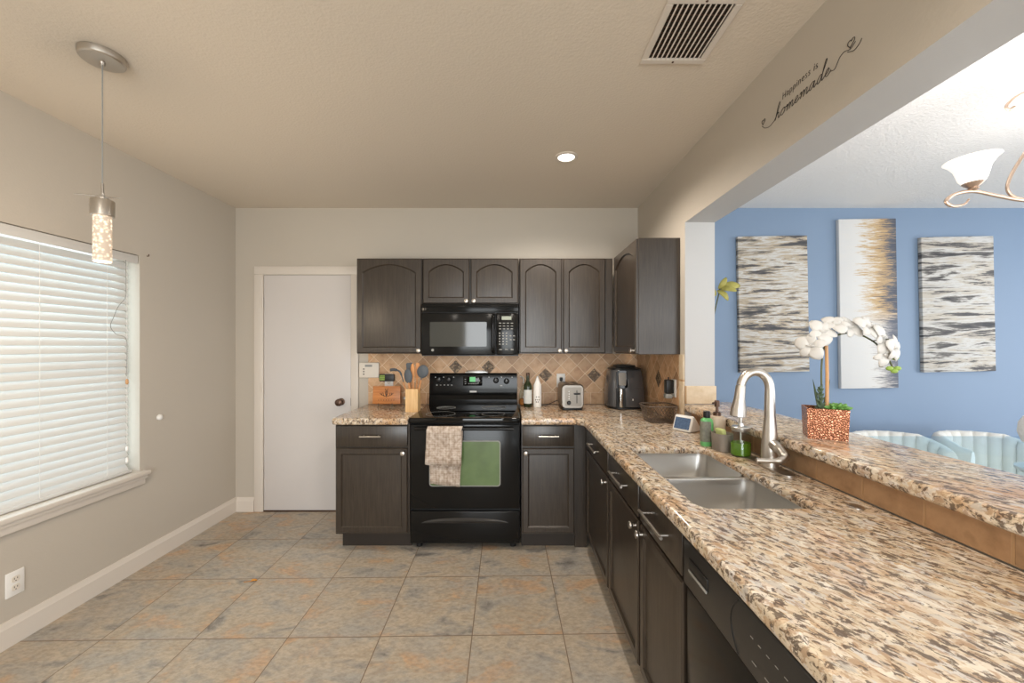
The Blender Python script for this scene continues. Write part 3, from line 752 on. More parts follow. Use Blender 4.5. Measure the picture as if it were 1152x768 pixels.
# ---- sink
sk = thing('kitchen_sink', 'undermounted stainless steel double bowl sink in the granite worktop', 'sink', (0.745, 1.565, 0.72))
def bowl(y0, y1):
    bm = B(); x0, x1 = 0.572, 0.930
    L = []
    for dd, z, r in ((0.0008, 0.885, 0.045), (0.0012, 0.870, 0.045), (0.003, 0.860, 0.045), (0.010, 0.74, 0.05), (0.034, 0.708, 0.06), (0.07, 0.700, 0.05)):
        L.append([bm.verts.new((a, b, z)) for a, b in rrect(x0+dd, x1-dd, y0+dd, y1-dd, r)])
    for A, Q in zip(L, L[1:]):
        n = len(A)
        for i in range(n): bm.faces.new((A[i], A[(i+1) % n], Q[(i+1) % n], Q[i]))
    bm.faces.new(L[-1]); return bm
for y0, y1 in ((1.575, 1.925), (1.205, 1.553)):
    bo = wchild('bowl', bowl(y0, y1), 'steel', sk, 0.745, 1.565, 0.72, normals=False)
    bm = B(); lathe(bm, [(0.045, 0), (0.045, 0.003), (0.036, 0.003), (0.030, 0.001)], (0.745, (y0+y1)/2, 0.7005))
    q = obj('drain', bm, 'chrome', bo)
bm = B(); box(bm, 0.5735, 0.9285, 1.5508, 1.5772, 0.80, 0.8875, 0.006, 3)
wchild('divider', bm, 'steel', sk, 0.745, 1.565, 0.72)

# ---- faucet
fc = thing('faucet', 'tall brushed nickel gooseneck pull-down faucet behind the sink', 'faucet', (1.036, 1.60, 0.915))
bm = B()
prism(bm, [(a, b) for a, b in rrect(-0.028, 0.028, -0.13, 0.13, 0.027)], 0.0005, 0.008)
obj('base_plate', bm, 'nickel', fc)
bm = B(); lathe(bm, [(0.032, 0.008), (0.0315, 0.03), (0.0305, 0.085), (0.0275, 0.12), (0.0235, 0.165), (0.0210, 0.20)], seg=24)
obj('body', bm, 'nickel', fc)
gd = Vector((-1, 0.10, 0)).normalized()
pts = [Vector((0, 0, 0.19)), Vector((0, 0, 0.30))]
R_ = 0.056
cz = 0.315
for k in range(0, 13):
    a = PI*k/12*0.93
    pts.append(Vector((0, 0, cz)) + gd*(R_ - R_*math.cos(a)) + Vector((0, 0, R_*math.sin(a)*1.25)))
e = pts[-1]
bm = B(); tube(bm, pts, [0.0205, 0.0180] + [0.0170]*13, 18)
obj('spout', bm, 'nickel', fc)
e2 = e + Vector((gd.x*0.012, gd.y*0.012, -0.125))
bm = B(); tube(bm, [e, e + (e2-e)*0.03, e + (e2-e)*0.45, e + (e2-e)*0.8, e2], [0.0165, 0.0180, 0.0205, 0.0285, 0.0295], 20)
sh = obj('spray_head', bm, 'nickel', fc)
bm = B(); tube(bm, [e2, e2 + (e2-e)*0.02], [0.025, 0.024], 20); obj('nozzle', bm, 'black_matte', sh)
bm = B(); tube(bm, catmull([(0.0, -0.012, 0.100), (0.002, -0.055, 0.086), (-0.004, -0.092, 0.064), (-0.040, -0.100, 0.056), (-0.105, -0.085, 0.054)], 6), [0.021]*6 + [0.017]*6 + [0.013]*6 + [0.009]*7, 12)
obj('lever', bm, 'nickel', fc)
# soap hole cover near the bar
bm = B(); lathe(bm, [(0.022, 0), (0.022, 0.003), (0.016, 0.005)], (0, 0, 0))
o = obj('hole_cover', bm, 'nickel', loc=(1.040, 1.205, 0.9153)); tag(o, 'small round metal disc set in the granite near the sink corner', 'hole cover')

# ================================================================== RANGE
rg = thing('electric_range', 'black glass-top electric range with a towel hung on its oven door', 'stove', (-0.324, 2.74, 0))
RX0, RX1 = -0.379, 0.379   # local
bm = B(); box(bm, RX0, RX1, 0.03, 0.63, 0.035, 0.90)
for x in (RX0+0.05, RX1-0.05):
    for y in (0.07, 0.58): cyl(bm, (x, y, 0), (x, y, 0.036), 0.02, seg=12)
obj('body', bm, 'black_matte', rg, smooth=0)
bm = B(); box(bm, RX0, RX1, -0.035, 0.575, 0.880, 0.917, 0.007, 3); ct = obj('cooktop', bm, 'black_glass', rg)
for x, y, r in ((-0.20, 0.43, 0.075), (0.18, 0.43, 0.095), (-0.19, 0.13, 0.105), (0.19, 0.13, 0.085)):
    bm = B(); lathe(bm, [(r-0.003, 0), (r-0.003, 0.0006), (r, 0.0006), (r, 0)], (x, y, 0.9171), seg=48, caps=False); obj('burner_ring', bm, 'grey_mark', ct)
# backguard
bm = B(); prism(bm, [(0.575, 0.905), (0.575, 0.96), (0.592, 0.995), (0.585, 1.02), (0.606, 1.165), (0.618, 1.178), (0.645, 1.178), (0.645, 0.905)], -0.367, 0.367, plane='yz')
bg = obj('backguard', bm, 'black', rg, smooth=25)
def on_guard(z): return 0.585 + (z-1.02)/(1.165-1.02)*0.021 - 0.001
tilt = Vector((0, -1, 0.14)).normalized()
for x, z in ((-0.282, 1.124), (-0.20, 1.124), (0.190, 1.118), (0.278, 1.112)):
    bm = B(); lathe(bm, [(0.024, 0), (0.024, 0.006), (0.019, 0.010), (0.017, 0.024), (0.013, 0.027)], (x, on_guard(z), z), axis=tilt, seg=20)
    p = Vector((x, on_guard(z), z)) + tilt*0.0275
    kb = obj('control_knob', bm, 'black_matte', bg)
    bm = B(); box(bm, x-0.0015, x+0.0015, p.y-0.001, p.y, z+0.004, z+0.018); obj('pointer', bm, 'white_mark', kb)
bm = B(); z = 1.115; box(bm, -0.085, 0.075, on_guard(z)-0.008, on_guard(z)+0.02, 1.075, 1.155, 0.002); cp = obj('control_panel', bm, 'black_glass', bg)
bm = B(); box(bm, -0.030, 0.018, on_guard(z)-0.0095, on_guard(z)-0.008, 1.108, 1.148); obj('clock_display', bm, 'lcd_green', cp)
bm = B()
for k in range(6): box(bm, -0.043+k*0.0135, -0.034+k*0.0135, on_guard(z)-0.0092, on_guard(z)-0.008, 1.088, 1.095)
for k in range(3):
    box(bm, -0.072, -0.060, on_guard(z)-0.0092, on_guard(z)-0.008, 1.088+k*0.019, 1.094+k*0.019)
    box(bm, 0.036+0.012*(k % 2), 0.046+0.012*(k % 2), on_guard(z)-0.0092, on_guard(z)-0.008, 1.092+k*0.02, 1.102+k*0.02)
obj('touch_keys', bm, 'grey_mark', cp)
bm = B()
for k in range(5): box(bm, -0.31+k*0.031, -0.298+k*0.031, on_guard(1.08)-0.0012, on_guard(1.08), 1.078, 1.083)
for x in (-0.318, -0.25, -0.165, 0.13, 0.235, 0.325): box(bm, x-0.004, x+0.004, on_guard(1.145)-0.0014, on_guard(1.145)+0.001, 1.142, 1.149)
box(bm, 0.225, 0.245, on_guard(1.075)-0.0014, on_guard(1.075)+0.001, 1.072, 1.078)
obj('lettering', bm, 'white_mark', bg)
bm = B(); box(bm, -0.028, 0.028, 0.583, 0.590, 1.020, 1.034); obj('badge', bm, 'white_mark', bg)
# oven door
dz0, dz1 = 0.285, 0.868
bm = B(); box(bm, RX0+0.002, RX1-0.002, 0.0, 0.030, dz0, dz1, 0.006, 3); od = obj('oven_door', bm, 'black', rg)
bm = B(); prism(bm, rrect(-0.245, 0.245, 0.440, 0.755, 0.02), -0.0015, 0.0, plane='xz'); fr = obj('window_trim', bm, 'grey_mark', od)
bm = B(); prism(bm, rrect(-0.238, 0.238, 0.447, 0.748, 0.016), -0.0028, -0.0016, plane='xz'); obj('oven_window', bm, 'oven_glass', od)
bm = B(); tube(bm, [(-0.335, -0.042, 0.845), (0.335, -0.042, 0.845)], 0.012, 14)
for x in (-0.32, 0.32): tube(bm, [(x, 0.002, 0.845), (x, -0.042, 0.845)], 0.011, 10)
obj('door_handle', bm, 'black', od)
# drawer with a scooped grip
bm = B(); box(bm, RX0+0.002, RX1-0.002, 0.0, 0.030, 0.048, 0.268, 0.006, 3); wd_ = obj('storage_drawer', bm, 'black', rg)
bm = B()
top, lowr = [], []
N = 24
va, vb, vc = [], [], []
for k in range(N+1):
    u = k/N; x = -0.30 + 0.60*u; h = 0.034*(1-(2*u-1)**2)**0.6
    va.append(bm.verts.new((x, -0.0008, 0.188))); vb.append(bm.verts.new((x, -0.014*math.sin(PI*u)-0.001, 0.189+h*0.6))); vc.append(bm.verts.new((x, -0.0008, 0.190+h)))
for A, Q in ((va, vb), (vb, vc)):
    for k in range(N): bm.faces.new((A[k], A[k+1], Q[k+1], Q[k]))
bmesh.ops.remove_doubles(bm, verts=bm.verts, dist=0.0004)
obj('drawer_grip', bm, 'dw', wd_, smooth=30)

# towel on the oven handle
def towel_mesh():
    bm = B(); NX, prof = 18, []
    # profile over the handle (local y, z): longer back flap hangs between handle and door, shorter flap in front
    hy, hz = 2.698, 0.845
    for k in range(9): prof.append((hy-0.018 - 0.004*math.sin(k), 0.612 + (hz-0.612)*k/8, 0))
    for k in range(1, 8):
        a = PI*k/8; prof.append((hy - 0.017*math.cos(a), hz + 0.0165*math.sin(a), 1))
    for k in range(9): prof.append((hy+0.018, hz - (hz-0.82)*k/8, 2))
    prof = prof
    V = []
    for j, (y, z, s) in enumerate(prof):
        row = []
        for i in range(NX+1):
            u = i/NX
            x = -0.571 + 0.236*u
            if s == 0:
                t = (hz-z)/(hz-0.612)
                yy = y - t*(0.006 + 0.006*math.sin(u*9 + 0.6) + 0.004*math.sin(u*21))
                x2 = x - 0.008*t*(1-u) - 0.004; zz = z - 0.008*t*math.sin(u*3.0) - 0.010*t*u
            else: yy, x2, zz = y, x, z
            row.append(bm.verts.new((x2, yy, zz)))
        V.append(row)
    for a, b in zip(V, V[1:]):
        for i in range(NX): bm.faces.new((a[i], a[i+1], b[i+1], b[i]))
    # longer rear flap, coming forward under the handle and hanging lower than the front flap
    V2 = []
    for k in range(13):
        t = k/12; z = 0.822 + (0.452-0.822)*t; row = []
        for i in range(NX+1):
            u = i/NX; x = -0.571 + 0.236*u + 0.010*t*(1-u) - 0.022*t*u*u
            yy = 2.716 + 0.008*t + 0.005*t*math.sin(u*8+1) + 0.003*math.sin(u*19)*t
            row.append(bm.verts.new((x, yy, z + 0.022*t*(0.5-u))))
        V2.append(row)
    for a, b in zip(V2, V2[1:]):
        for i in range(NX): bm.faces.new((a[i], a[i+1], b[i+1], b[i]))
    bmesh.ops.remove_doubles(bm, verts=bm.verts, dist=0.0005)
    return bm
o = obj('dish_towel', towel_mesh(), 'towel', smooth=60)
md = o.modifiers.new('thick', 'SOLIDIFY'); md.thickness = 0.004; md.offset = 0
tag(o, 'beige waffle dish towel folded over the oven door handle', 'towel')

# tray tucked behind the backguard
bm = B(); prism(bm, [(-0.375, 1.18), (-0.215, 1.18), (-0.222, 1.198), (-0.368, 1.198)], 3.3852, 3.3846, plane='xz')
bm.free()
bm = B(); box(bm, -0.395, -0.205, 3.352, 3.380, 1.178, 1.192, 0.004); box(bm, -0.375, -0.225, 3.358, 3.374, 1.192, 1.200, 0.003)
o = obj('spoon_rest', bm, 'steel'); tag(o, 'slim silver spoon rest lying on top of the black range backguard', 'spoon rest')

# ================================================================== MICROWAVE
mw = thing('microwave', 'black over-the-range microwave hung under the short two-door cabinet', 'microwave', (-0.322, 3.05, 1.330))
bm = B(); box(bm, -0.372, 0.372, 0.022, 0.333, 0, 0.400); obj('case', bm, 'black_matte', mw, smooth=0)
bm = B(); box(bm, -0.372, 0.372, 0.0, 0.024, 0.335, 0.400, 0.004)
gr = obj('vent_grille', bm, 'black', mw)
bm = B()
for k in range(4): box(bm, -0.335, 0.335, -0.004, 0.001, 0.345+k*0.012, 0.350+k*0.012, 0.0015, 1)
obj('louvers', bm, 'black', gr)
bm = B(); box(bm, -0.372, 0.196, -0.006, 0.022, 0.008, 0.330, 0.008, 3); dr = obj('door', bm, 'black', mw)
bm = B(); prism(bm, rrect(-0.305, 0.128, 0.072, 0.260, 0.006), -0.0085, -0.0062, plane='xz'); obj('door_window', bm, 'mw_glass', dr)
bm = B(); tube(bm, catmull([(0.178, -0.006, 0.312), (0.178, -0.038, 0.290), (0.178, -0.042, 0.17), (0.178, -0.038, 0.05), (0.178, -0.006, 0.028)], 6), 0.010, 12); obj('door_handle', bm, 'black', dr)
bm = B(); lathe(bm, [(0.010, 0), (0.010, 0.001)], (-0.285, -0.0062, 0.045), axis=(0, -1, 0)); obj('badge', bm, 'grey_mark', dr)
bm = B(); box(bm, 0.200, 0.372, -0.006, 0.022, 0.008, 0.330, 0.008, 3); cp = obj('control_panel', bm, 'black', mw)
bm = B(); box(bm, 0.243, 0.318, -0.0078, -0.0058, 0.276, 0.304, 0.001, 1); obj('clock_display', bm, 'lcd_grey', cp)
bm = B()
for r in range(3):
    for c in range(4): box(bm, 0.222+c*0.030, 0.240+c*0.030, -0.0072, -0.0058, 0.204+r*0.022, 0.210+r*0.022)
for r in range(5):
    for c in range(3): box(bm, 0.222+c*0.026, 0.234+c*0.026, -0.0072, -0.0058, 0.086+r*0.021, 0.095+r*0.021)
for r in range(2):
    for c in range(2): box(bm, 0.305+c*0.026, 0.318+c*0.026, -0.0072, -0.0058, 0.120+r*0.03, 0.128+r*0.03)
for c in range(3): box(bm, 0.224+c*0.044, 0.246+c*0.044, -0.0072, -0.0058, 0.046, 0.053)
obj('button_lettering', bm, 'grey_mark', cp)

# ================================================================== DISHWASHER
dw = thing('dishwasher', 'black dishwasher at the near end of the right-hand cabinets', 'dishwasher', (0.505, 1.163, 0), -PI/2)
W_ = 0.60
bm = B(); box(bm, 0.004, W_-0.004, 0.035, 0.58, 0.10, 0.845); obj('tub', bm, 'black_matte', dw, smooth=0)
bm = B(); box(bm, 0.002, W_-0.002, 0.004, 0.034, 0.115, 0.708, 0.005); obj('door_panel', bm, 'black', dw)
bm = B(); box(bm, 0.002, W_-0.002, -0.006, 0.034, 0.716, 0.848, 0.006, 3); cp = obj('control_panel', bm, 'dw', dw)
bm = B(); box(bm, 0.045, 0.150, -0.0085, -0.005, 0.775, 0.808, 0.001); la = obj('latch_recess', bm, 'black_matte', cp)
bm = B(); box(bm, 0.048, 0.150, -0.012, -0.0086, 0.770, 0.778, 0.0015); obj('latch_lip', bm, 'grey_mark', la)
bm = B(); tube(bm, [(0.285 + 0.03*(1-((k/10)*2-1)**2)*-1, -0.0065, 0.722+0.12*k/10) for k in range(11)], 0.0012, 6); obj('panel_seam', bm, 'black_matte', cp)
bm = B()
for k in range(7): box(bm, 0.330+k*0.026, 0.339+k*0.026, -0.0067, -0.0058, 0.795, 0.7965)
for k in range(5): box(bm, 0.335+k*0.042, 0.350+k*0.042, -0.0067, -0.0058, 0.746, 0.7482)
obj('lettering', bm, 'grey_mark', cp)
bm = B(); box(bm, 0.004, W_-0.004, 0.060, 0.075, 0.0, 0.10); obj('toe_kick', bm, 'black_matte', dw, smooth=0)

# ================================================================== WINDOW BLIND
bl = thing('window_blind', 'white horizontal slat blind closed over the left wall window', 'blind', (XL-0.045, 1.75, WZ0))
def lc(name, bm, m, **k): return wchild(name, bm, m, bl, XL-0.045, 1.75, WZ0, **k)
bx = XL-0.045; y0, y1 = WY0+0.008, WY1-0.010
bm = B(); box(bm, bx-0.03, bx+0.030, y0, y1, WZ1-0.045, WZ1-0.006, 0.003); lc('headrail', bm, 'trim')
bm = B(); box(bm, bx+0.032, bx+0.042, y0-0.003, y1+0.003, WZ1-0.055, WZ1-0.004, 0.003)
lc('valance', bm, 'blind')
bm = B()
ns, zt, zb = 30, WZ1-0.075, WZ0+0.040
tl = math.radians(58)
for k in range(ns):
    zc = zt + (zb-zt)*k/(ns-1)
    P = []
    for q in range(6):
        s = -0.025 + 0.05*q/5; crown = 0.0028*(1-(2*q/5-1)**2)
        xx = s*math.cos(tl) + crown*math.sin(tl); zz = -s*math.sin(tl) + crown*math.cos(tl)
        P.append((bx+xx, zc+zz))
    Q = [(a - 0.0028*math.sin(tl), b - 0.0028*math.cos(tl)) for a, b in reversed(P)]
    prism(bm, P+Q, y0+0.004, y1-0.030, plane='xz')
sl = lc('slats', bm, 'blind', smooth=40)
bm = B(); box(bm, bx-0.026, bx+0.026, y0+0.004, y1-0.020, WZ0+0.003, WZ0+0.020, 0.004); lc('bottom_rail', bm, 'blind')
for yy in (1.18, 2.000, 2.335):
    bm = B(); tube(bm, [(bx+0.028, yy, WZ0+0.015), (bx+0.028, yy, WZ1-0.05)], 0.0011, 6); lc('ladder_cord', bm, 'white_pl')
bm = B(); tube(bm, catmull([(bx+0.045, 2.43, 1.93), (bx+0.046, 2.43, 1.78), (bx+0.046, 2.425, 1.70), (bx+0.047, 2.38, 1.64), (bx+0.047, 2.355, 1.58), (bx+0.047, 2.335, 1.52), (bx+0.047, 2.37, 1.475), (bx+0.046, 2.43, 1.45), (bx+0.046, 2.435, 1.35), (bx+0.046, 2.432, 1.22)], 6), 0.0016, 6); lc('lift_cord', bm, 'grey_mark')
bm = B(); tube(bm, [(bx+0.045, 2.437, 1.92), (bx+0.045, 2.437, 0.80)], 0.0012, 6); lc('lift_cord', bm, 'white_pl')
for z in (1.20, 0.79, 0.72):
    bm = B(); lathe(bm, [(0.003, 0), (0.008, 0.006), (0.007, 0.028), (0.003, 0.034)], (bx+0.046, 2.436, z-0.03), seg=12); lc('cord_tassel', bm, 'stake' if z > 1 else 'white_pl')

# ================================================================== LIGHT FIXTURES
# pendant
PX, PY = -1.660, 1.614
pd = thing('pendant_light', 'pendant lamp with a glowing bubble-glass cylinder hung near the window', 'pendant lamp', (PX, PY, ZC))
bm = B(); lathe(bm, [(0.074, 0), (0.074, -0.012), (0.071, -0.024), (0.066, -0.028), (0.010, -0.031), (0.008, -0.045), (0.004, -0.046)], (0, 0, 0), seg=40); obj('canopy', bm, 'nickel', pd)
bm = B(); cyl(bm, (0, 0, -0.04), (0, 0, -0.525), 0.0022, seg=8); obj('cord', bm, 'grey_mark', pd)
bm = B(); cyl(bm, (0, 0, -0.52), (0, 0, -0.575), 0.005, seg=10); lathe(bm, [(0.012, -0.575), (0.022, -0.580), (0.022, -0.590)], seg=20)
obj('stem', bm, 'nickel', pd)
bm = B(); cyl(bm, (-0.083, -0.03, -0.572), (0.052, 0.02, -0.572), 0.0028, seg=8); cyl(bm, (-0.03, 0.05, -0.580), (0.048, -0.045, -0.580), 0.0028, seg=8); obj('cross_rods', bm, 'nickel', pd)
bm = B(); lathe(bm, [(0.035, -0.588), (0.037, -0.592), (0.037, -0.652), (0.032, -0.654)], seg=28); obj('cap', bm, 'nickel', pd)
bm = B(); lathe(bm, [(0.0285, -0.654), (0.0285, -0.835), (0.026, -0.838)], seg=28); obj('glass_shade', bm, 'crystal', pd)
point('pendant_bulb', (PX, PY, 1.68), 7, (1, 0.80, 0.58), 0.03)

# recessed ceiling light
rl = thing('recessed_light', 'round recessed ceiling light above the corner counter', 'ceiling light', (0.338, 2.48, ZC))
bm = B(); lathe(bm, [(0.072, 0), (0.072, -0.005), (0.066, -0.008), (0.052, -0.006), (0.050, -0.001)], seg=36, caps=False); obj('trim_ring', bm, 'trim', rl)
bm = B(); lathe(bm, [(0.0505, -0.0015), (0.048, -0.004), (0.02, -0.006)], seg=36); obj('lens', bm, 'led', rl)

# air vent
vt = thing('ceiling_vent', 'white metal air vent grille in the kitchen ceiling', 'air vent', (0.662, 1.495, ZC))
vx, vy = 0.132, 0.158
bm = B()
for x0, x1, y0_, y1_ in ((-vx, vx, -vy, -vy+0.028), (-vx, vx, vy-0.028, vy), (-vx, -vx+0.026, -vy+0.028, vy-0.028), (vx-0.026, vx, -vy+0.028, vy-0.028)):
    box(bm, x0, x1, y0_, y1_, -0.010, -0.0005, 0.003, 1)
obj('frame', bm, 'trim', vt)
bm = B(); box(bm, -vx+0.02, vx-0.02, -vy+0.02, vy-0.02, -0.0012, -0.0004); obj('backing', bm, 'dark', vt, smooth=0)
bm = B()
for k in range(11):
    x = -vx+0.038 + k*(2*vx-0.076)/10
    prism(bm, [(x-0.002, -0.0100), (x+0.004, -0.0100), (x+0.0045, -0.0030), (x+0.0025, -0.0030)], -vy+0.028, vy-0.028, plane='xz')
obj('louvers', bm, 'trim', vt)
bm = B()
for k in range(9): y = -vy+0.05+k*0.027; box(bm, -vx+0.026, vx-0.026, y, y+0.004, -0.0030, -0.0013)
obj('damper_bars', bm, 'bronze', vt)
for sx_ in (-1, 1):
    bm = B(); lathe(bm, [(0.005, 0), (0.004, -0.002)], (0.0, sx_*(vy-0.013), -0.0101), seg=10); obj('screw', bm, 'bronze', vt)

# chandelier
CX, CY = 2.30, 1.36
ch = thing('chandelier', 'champagne metal chandelier with frosted bell shades over the dining table', 'chandelier', (CX, CY, ZC))
bm = B(); lathe(bm, [(0.065, -0.0005), (0.065, -0.012), (0.03, -0.035), (0.012, -0.045)], seg=28); obj('canopy', bm, 'chand', ch)
bm = B(); cyl(bm, (0, 0, -0.04), (0, 0, -0.30), 0.006, seg=10); lathe(bm, [(0.012, -0.16), (0.028, -0.20), (0.014, -0.26), (0.022, -0.30), (0.030, -0.48), (0.016, -0.58), (0.028, -0.64), (0.026, -0.67), (0.008, -0.71)], seg=20); obj('column', bm, 'chand', ch)
for i in range(3):
    a = math.radians(165 + 120*i); u = Vector((math.cos(a), math.sin(a), 0))
    def P(r, z): return (u.x*r, u.y*r, z)
    bm = B()
    tube(bm, catmull([P(0.02, -0.66), P(0.15, -0.66), P(0.30, -0.645), P(0.42, -0.642), P(0.50, -0.618), P(0.57, -0.594), P(0.625, -0.598), P(0.655, -0.622), P(0.635, -0.644), P(0.60, -0.640), P(0.585, -0.622)], 6), [0.0065]*48 + [0.005]*6 + [0.0035]*7, 10)
    ar = obj('arm', bm, 'chand', ch)
    bm = B()
    tube(bm, catmull([P(0.02, -0.20), P(0.10, -0.24), P(0.24, -0.33), P(0.385, -0.425), P(0.44, -0.50), P(0.472, -0.58), P(0.458, -0.622), P(0.41, -0.640), P(0.375, -0.620), P(0.385, -0.588), P(0.405, -0.590)], 6), 0.0055, 10)
    obj('scroll', bm, 'chand', ar)
    bm = B()
    tube(bm, catmull([P(0.01, -0.30), P(0.12, -0.26), P(0.25, -0.235), P(0.38, -0.240), P(0.44, -0.252), P(0.475, -0.285), P(0.466, -0.302), P(0.452, -0.292)], 6), 0.005, 10)
    obj('scroll', bm, 'chand', ar)
    tip = Vector(P(0.572, -0.592)); tv = Vector((u.x*0.05, u.y*0.05, 1)).normalized(); q = 0.66
    bm = B(); lathe(bm, [(a_*q, b_*q) for a_, b_ in [(0.010, 0), (0.026, 0.012), (0.020, 0.018), (0.036, 0.032), (0.048, 0.046)]], tip, axis=tv, seg=20); cu = obj('cup', bm, 'chand', ar)
    bm = B(); lathe(bm, [(a_*q, b_*q) for a_, b_ in [(0.046, 0.044), (0.060, 0.070), (0.068, 0.100), (0.076, 0.130), (0.096, 0.162), (0.118, 0.182), (0.115, 0.185), (0.092, 0.166), (0.072, 0.132), (0.064, 0.100), (0.055, 0.070), (0.040, 0.050)]], tip, axis=tv, seg=36, caps=False)
    obj('shade', bm, 'shade', ar)
    p = Vector((CX, CY, ZC)) + tip + tv*0.10
    point('chandelier_bulb', p, 7.5, (1, 0.95, 0.90), 0.025)

# ================================================================== WALL FITTINGS
def outlet(label, loc, rz, group=None):
    t = thing('wall_outlet', label, 'outlet', loc, rz, 'white wall outlets')
    bm = B(); box(bm, -0.036, 0.036, -0.006, 0.0, -0.058, 0.058, 0.003, 2); obj('cover_plate', bm, 'white_pl', t)
    for z in (-0.02, 0.02):
        bm = B(); prism(bm, rrect(-0.016, 0.016, z-0.014, z+0.014, 0.010), -0.008, -0.006, plane='xz'); f = obj('receptacle', bm, 'cream_pl', t)
        bm = B()
        for x in (-0.006, 0.006): box(bm, x-0.0012, x+0.0012, -0.0084, -0.0079, z-0.001, z+0.007)
        box(bm, -0.002, 0.002, -0.0084, -0.0079, z-0.010, z-0.006); obj('slots', bm, 'dark_mark', f)
    return t
outlet('white outlet low on the left wall below the window', (XL, 1.885, 0.283), PI/2)
outlet('white outlet on the tile behind the wooden sign, with a plug-in device', (-1.045, YB-0.0091, 1.115), 0)
outlet('white outlet on the tile above the toaster cord', (0.415, YB-0.0091, 1.115), 0)
outlet('white outlet on the side tile wall by the column, with a black charger', (XK-0.0092, 2.607, 1.130), -PI/2)
# plug-in device
t = thing('plug_adapter', 'dark plug-in device with green stripes in the outlet behind the sign', 'plug', (-1.050, YB-0.0175, 1.140))
bm = B(); box(bm, -0.066, 0.058, -0.035, -0.0002, -0.030, 0.030, 0.005); ad = obj('housing', bm, 'black_matte', t)
bm = B()
for k in range(3): box(bm, -0.060, -0.018, -0.0365, -0.035, -0.020+k*0.015, -0.008+k*0.015)
obj('green_stripes', bm, 'bud', ad)
# charger by the column
t = thing('charger', 'black charger plugged into the outlet beside the white column', 'charger', (XK-0.0182, 2.607, 1.150), -PI/2)
bm = B(); box(bm, -0.028, 0.020, -0.050, -0.0005, -0.055, 0.035, 0.006); h = obj('housing', bm, 'black_matte', t)
bm = B(); cyl(bm, (0, -0.03, 0.033), (0, -0.03, 0.052), 0.004, seg=8); obj('prong', bm, 'black_matte', h)
bm = B(); box(bm, -0.020, 0.025, -0.056, -0.010, -0.085, -0.056, 0.006); obj('plug', bm, 'grey_mark', h)
# keypad
t = thing('alarm_keypad', 'cream alarm keypad on the wall beside the door under the cabinet', 'keypad', (-1.208, YB-0.0095, 1.203))
bm = B(); box(bm, -0.084, 0.084, -0.026, 0.0, -0.064, 0.064, 0.006, 3); kc = obj('case', bm, 'cream_pl', t)
bm = B(); box(bm, -0.032, 0.028, -0.028, -0.025, 0.028, 0.046, 0.001, 1); obj('display', bm, 'grey_mark', kc)
bm = B()
for z in (0.010, -0.012, -0.034): box(bm, -0.048, -0.036, -0.028, -0.025, z-0.004, z+0.004)
obj('buttons', bm, 'dark_mark', kc)
# door bumper on the left wall and small hook
bm = B(); lathe(bm, [(0.020, 0), (0.019, 0.008), (0.012, 0.015), (0.004, 0.017)], (XL, 2.66, 0.93), axis=(1, 0, 0), seg=20)
o = obj('wall_bumper', bm, 'white_pl'); tag(o, 'small white round door bumper on the left wall', 'door bumper')
bm = B(); cyl(bm, (XL, 2.57, 1.985), (XL+0.012, 2.57, 1.985), 0.003, seg=8); cyl(bm, (XL+0.012, 2.57, 1.985), (XL+0.012, 2.57, 1.997), 0.003, seg=8)
o = obj('wall_hook', bm, 'bronze'); tag(o, 'tiny metal hook on the left wall above the window corner', 'hook')

# ---- wall decal
def to_wall(u, v): return (XK-0.0012, 1.716-u, v)      # u runs along the header as read, v is height
LET = {
 'h': [[(0, 0.1), (0.35, 0.7), (0.75, 2.0), (0.72, 2.5), (0.5, 2.3), (0.32, 1.2), (0.22, 0.0)], [(0.22, 0.0), (0.40, 0.7), (0.70, 0.98), (0.85, 0.75), (0.82, 0.2), (0.98, 0.0), (1.2, 0.3)]],
 'o': [[(0.95, 0.8), (0.65, 1.0), (0.25, 0.75), (0.15, 0.3), (0.4, 0.0), (0.75, 0.15), (0.95, 0.6), (0.75, 0.98), (0.85, 0.8), (1.25, 0.85)]],
 'm': [[(0, 0.7), (0.2, 0.98), (0.28, 0.7), (0.22, 0.0)], [(0.22, 0.0), (0.45, 0.75), (0.68, 0.98), (0.78, 0.7), (0.72, 0.0)], [(0.72, 0.0), (0.95, 0.75), (1.2, 0.98), (1.3, 0.7), (1.25, 0.15), (1.4, 0.0), (1.65, 0.3)]],
 'e': [[(0, 0.3), (0.45, 0.5), (0.62, 0.8), (0.45, 1.0), (0.2, 0.75), (0.15, 0.3), (0.38, 0.0), (0.7, 0.12), (1.0, 0.45)]],
 'a': [[(0.85, 0.8), (0.6, 1.0), (0.22, 0.7), (0.15, 0.2), (0.35, 0.0), (0.65, 0.3), (0.9, 0.95), (0.85, 0.4), (0.9, 0.05), (1.05, 0.0), (1.3, 0.35)]],
 'd': [[(0.85, 0.8), (0.6, 1.0), (0.22, 0.7), (0.15, 0.2), (0.35, 0.0), (0.65, 0.3), (1.15, 1.9), (1.25, 2.5), (1.05, 2.4), (0.88, 1.2), (0.85, 0.3), (0.98, 0.0), (1.3, 0.3)]],
}
ADV = {'h': 1.2, 'o': 1.2, 'm': 1.65, 'e': 1.0, 'a': 1.3, 'd': 1.3}
bm = B()
tot = sum(ADV[c] for c in 'homemade'); S = 0.287/tot; xh = 0.0235
def ink(uv, r=0.0009, nn=5):
    tube(bm, [to_wall(a, b) for a, b in [(p.x, p.y) for p in catmull([Vector((a, b, 0)) for a, b in uv], nn)]], r, 6)
u0 = 0.090
for c in 'homemade':
    for st in LET[c]: ink([(u0 + (a + 0.22*b)*S, 2.320 + b*xh) for a, b in st], 0.00105)
    u0 += ADV[c]*S
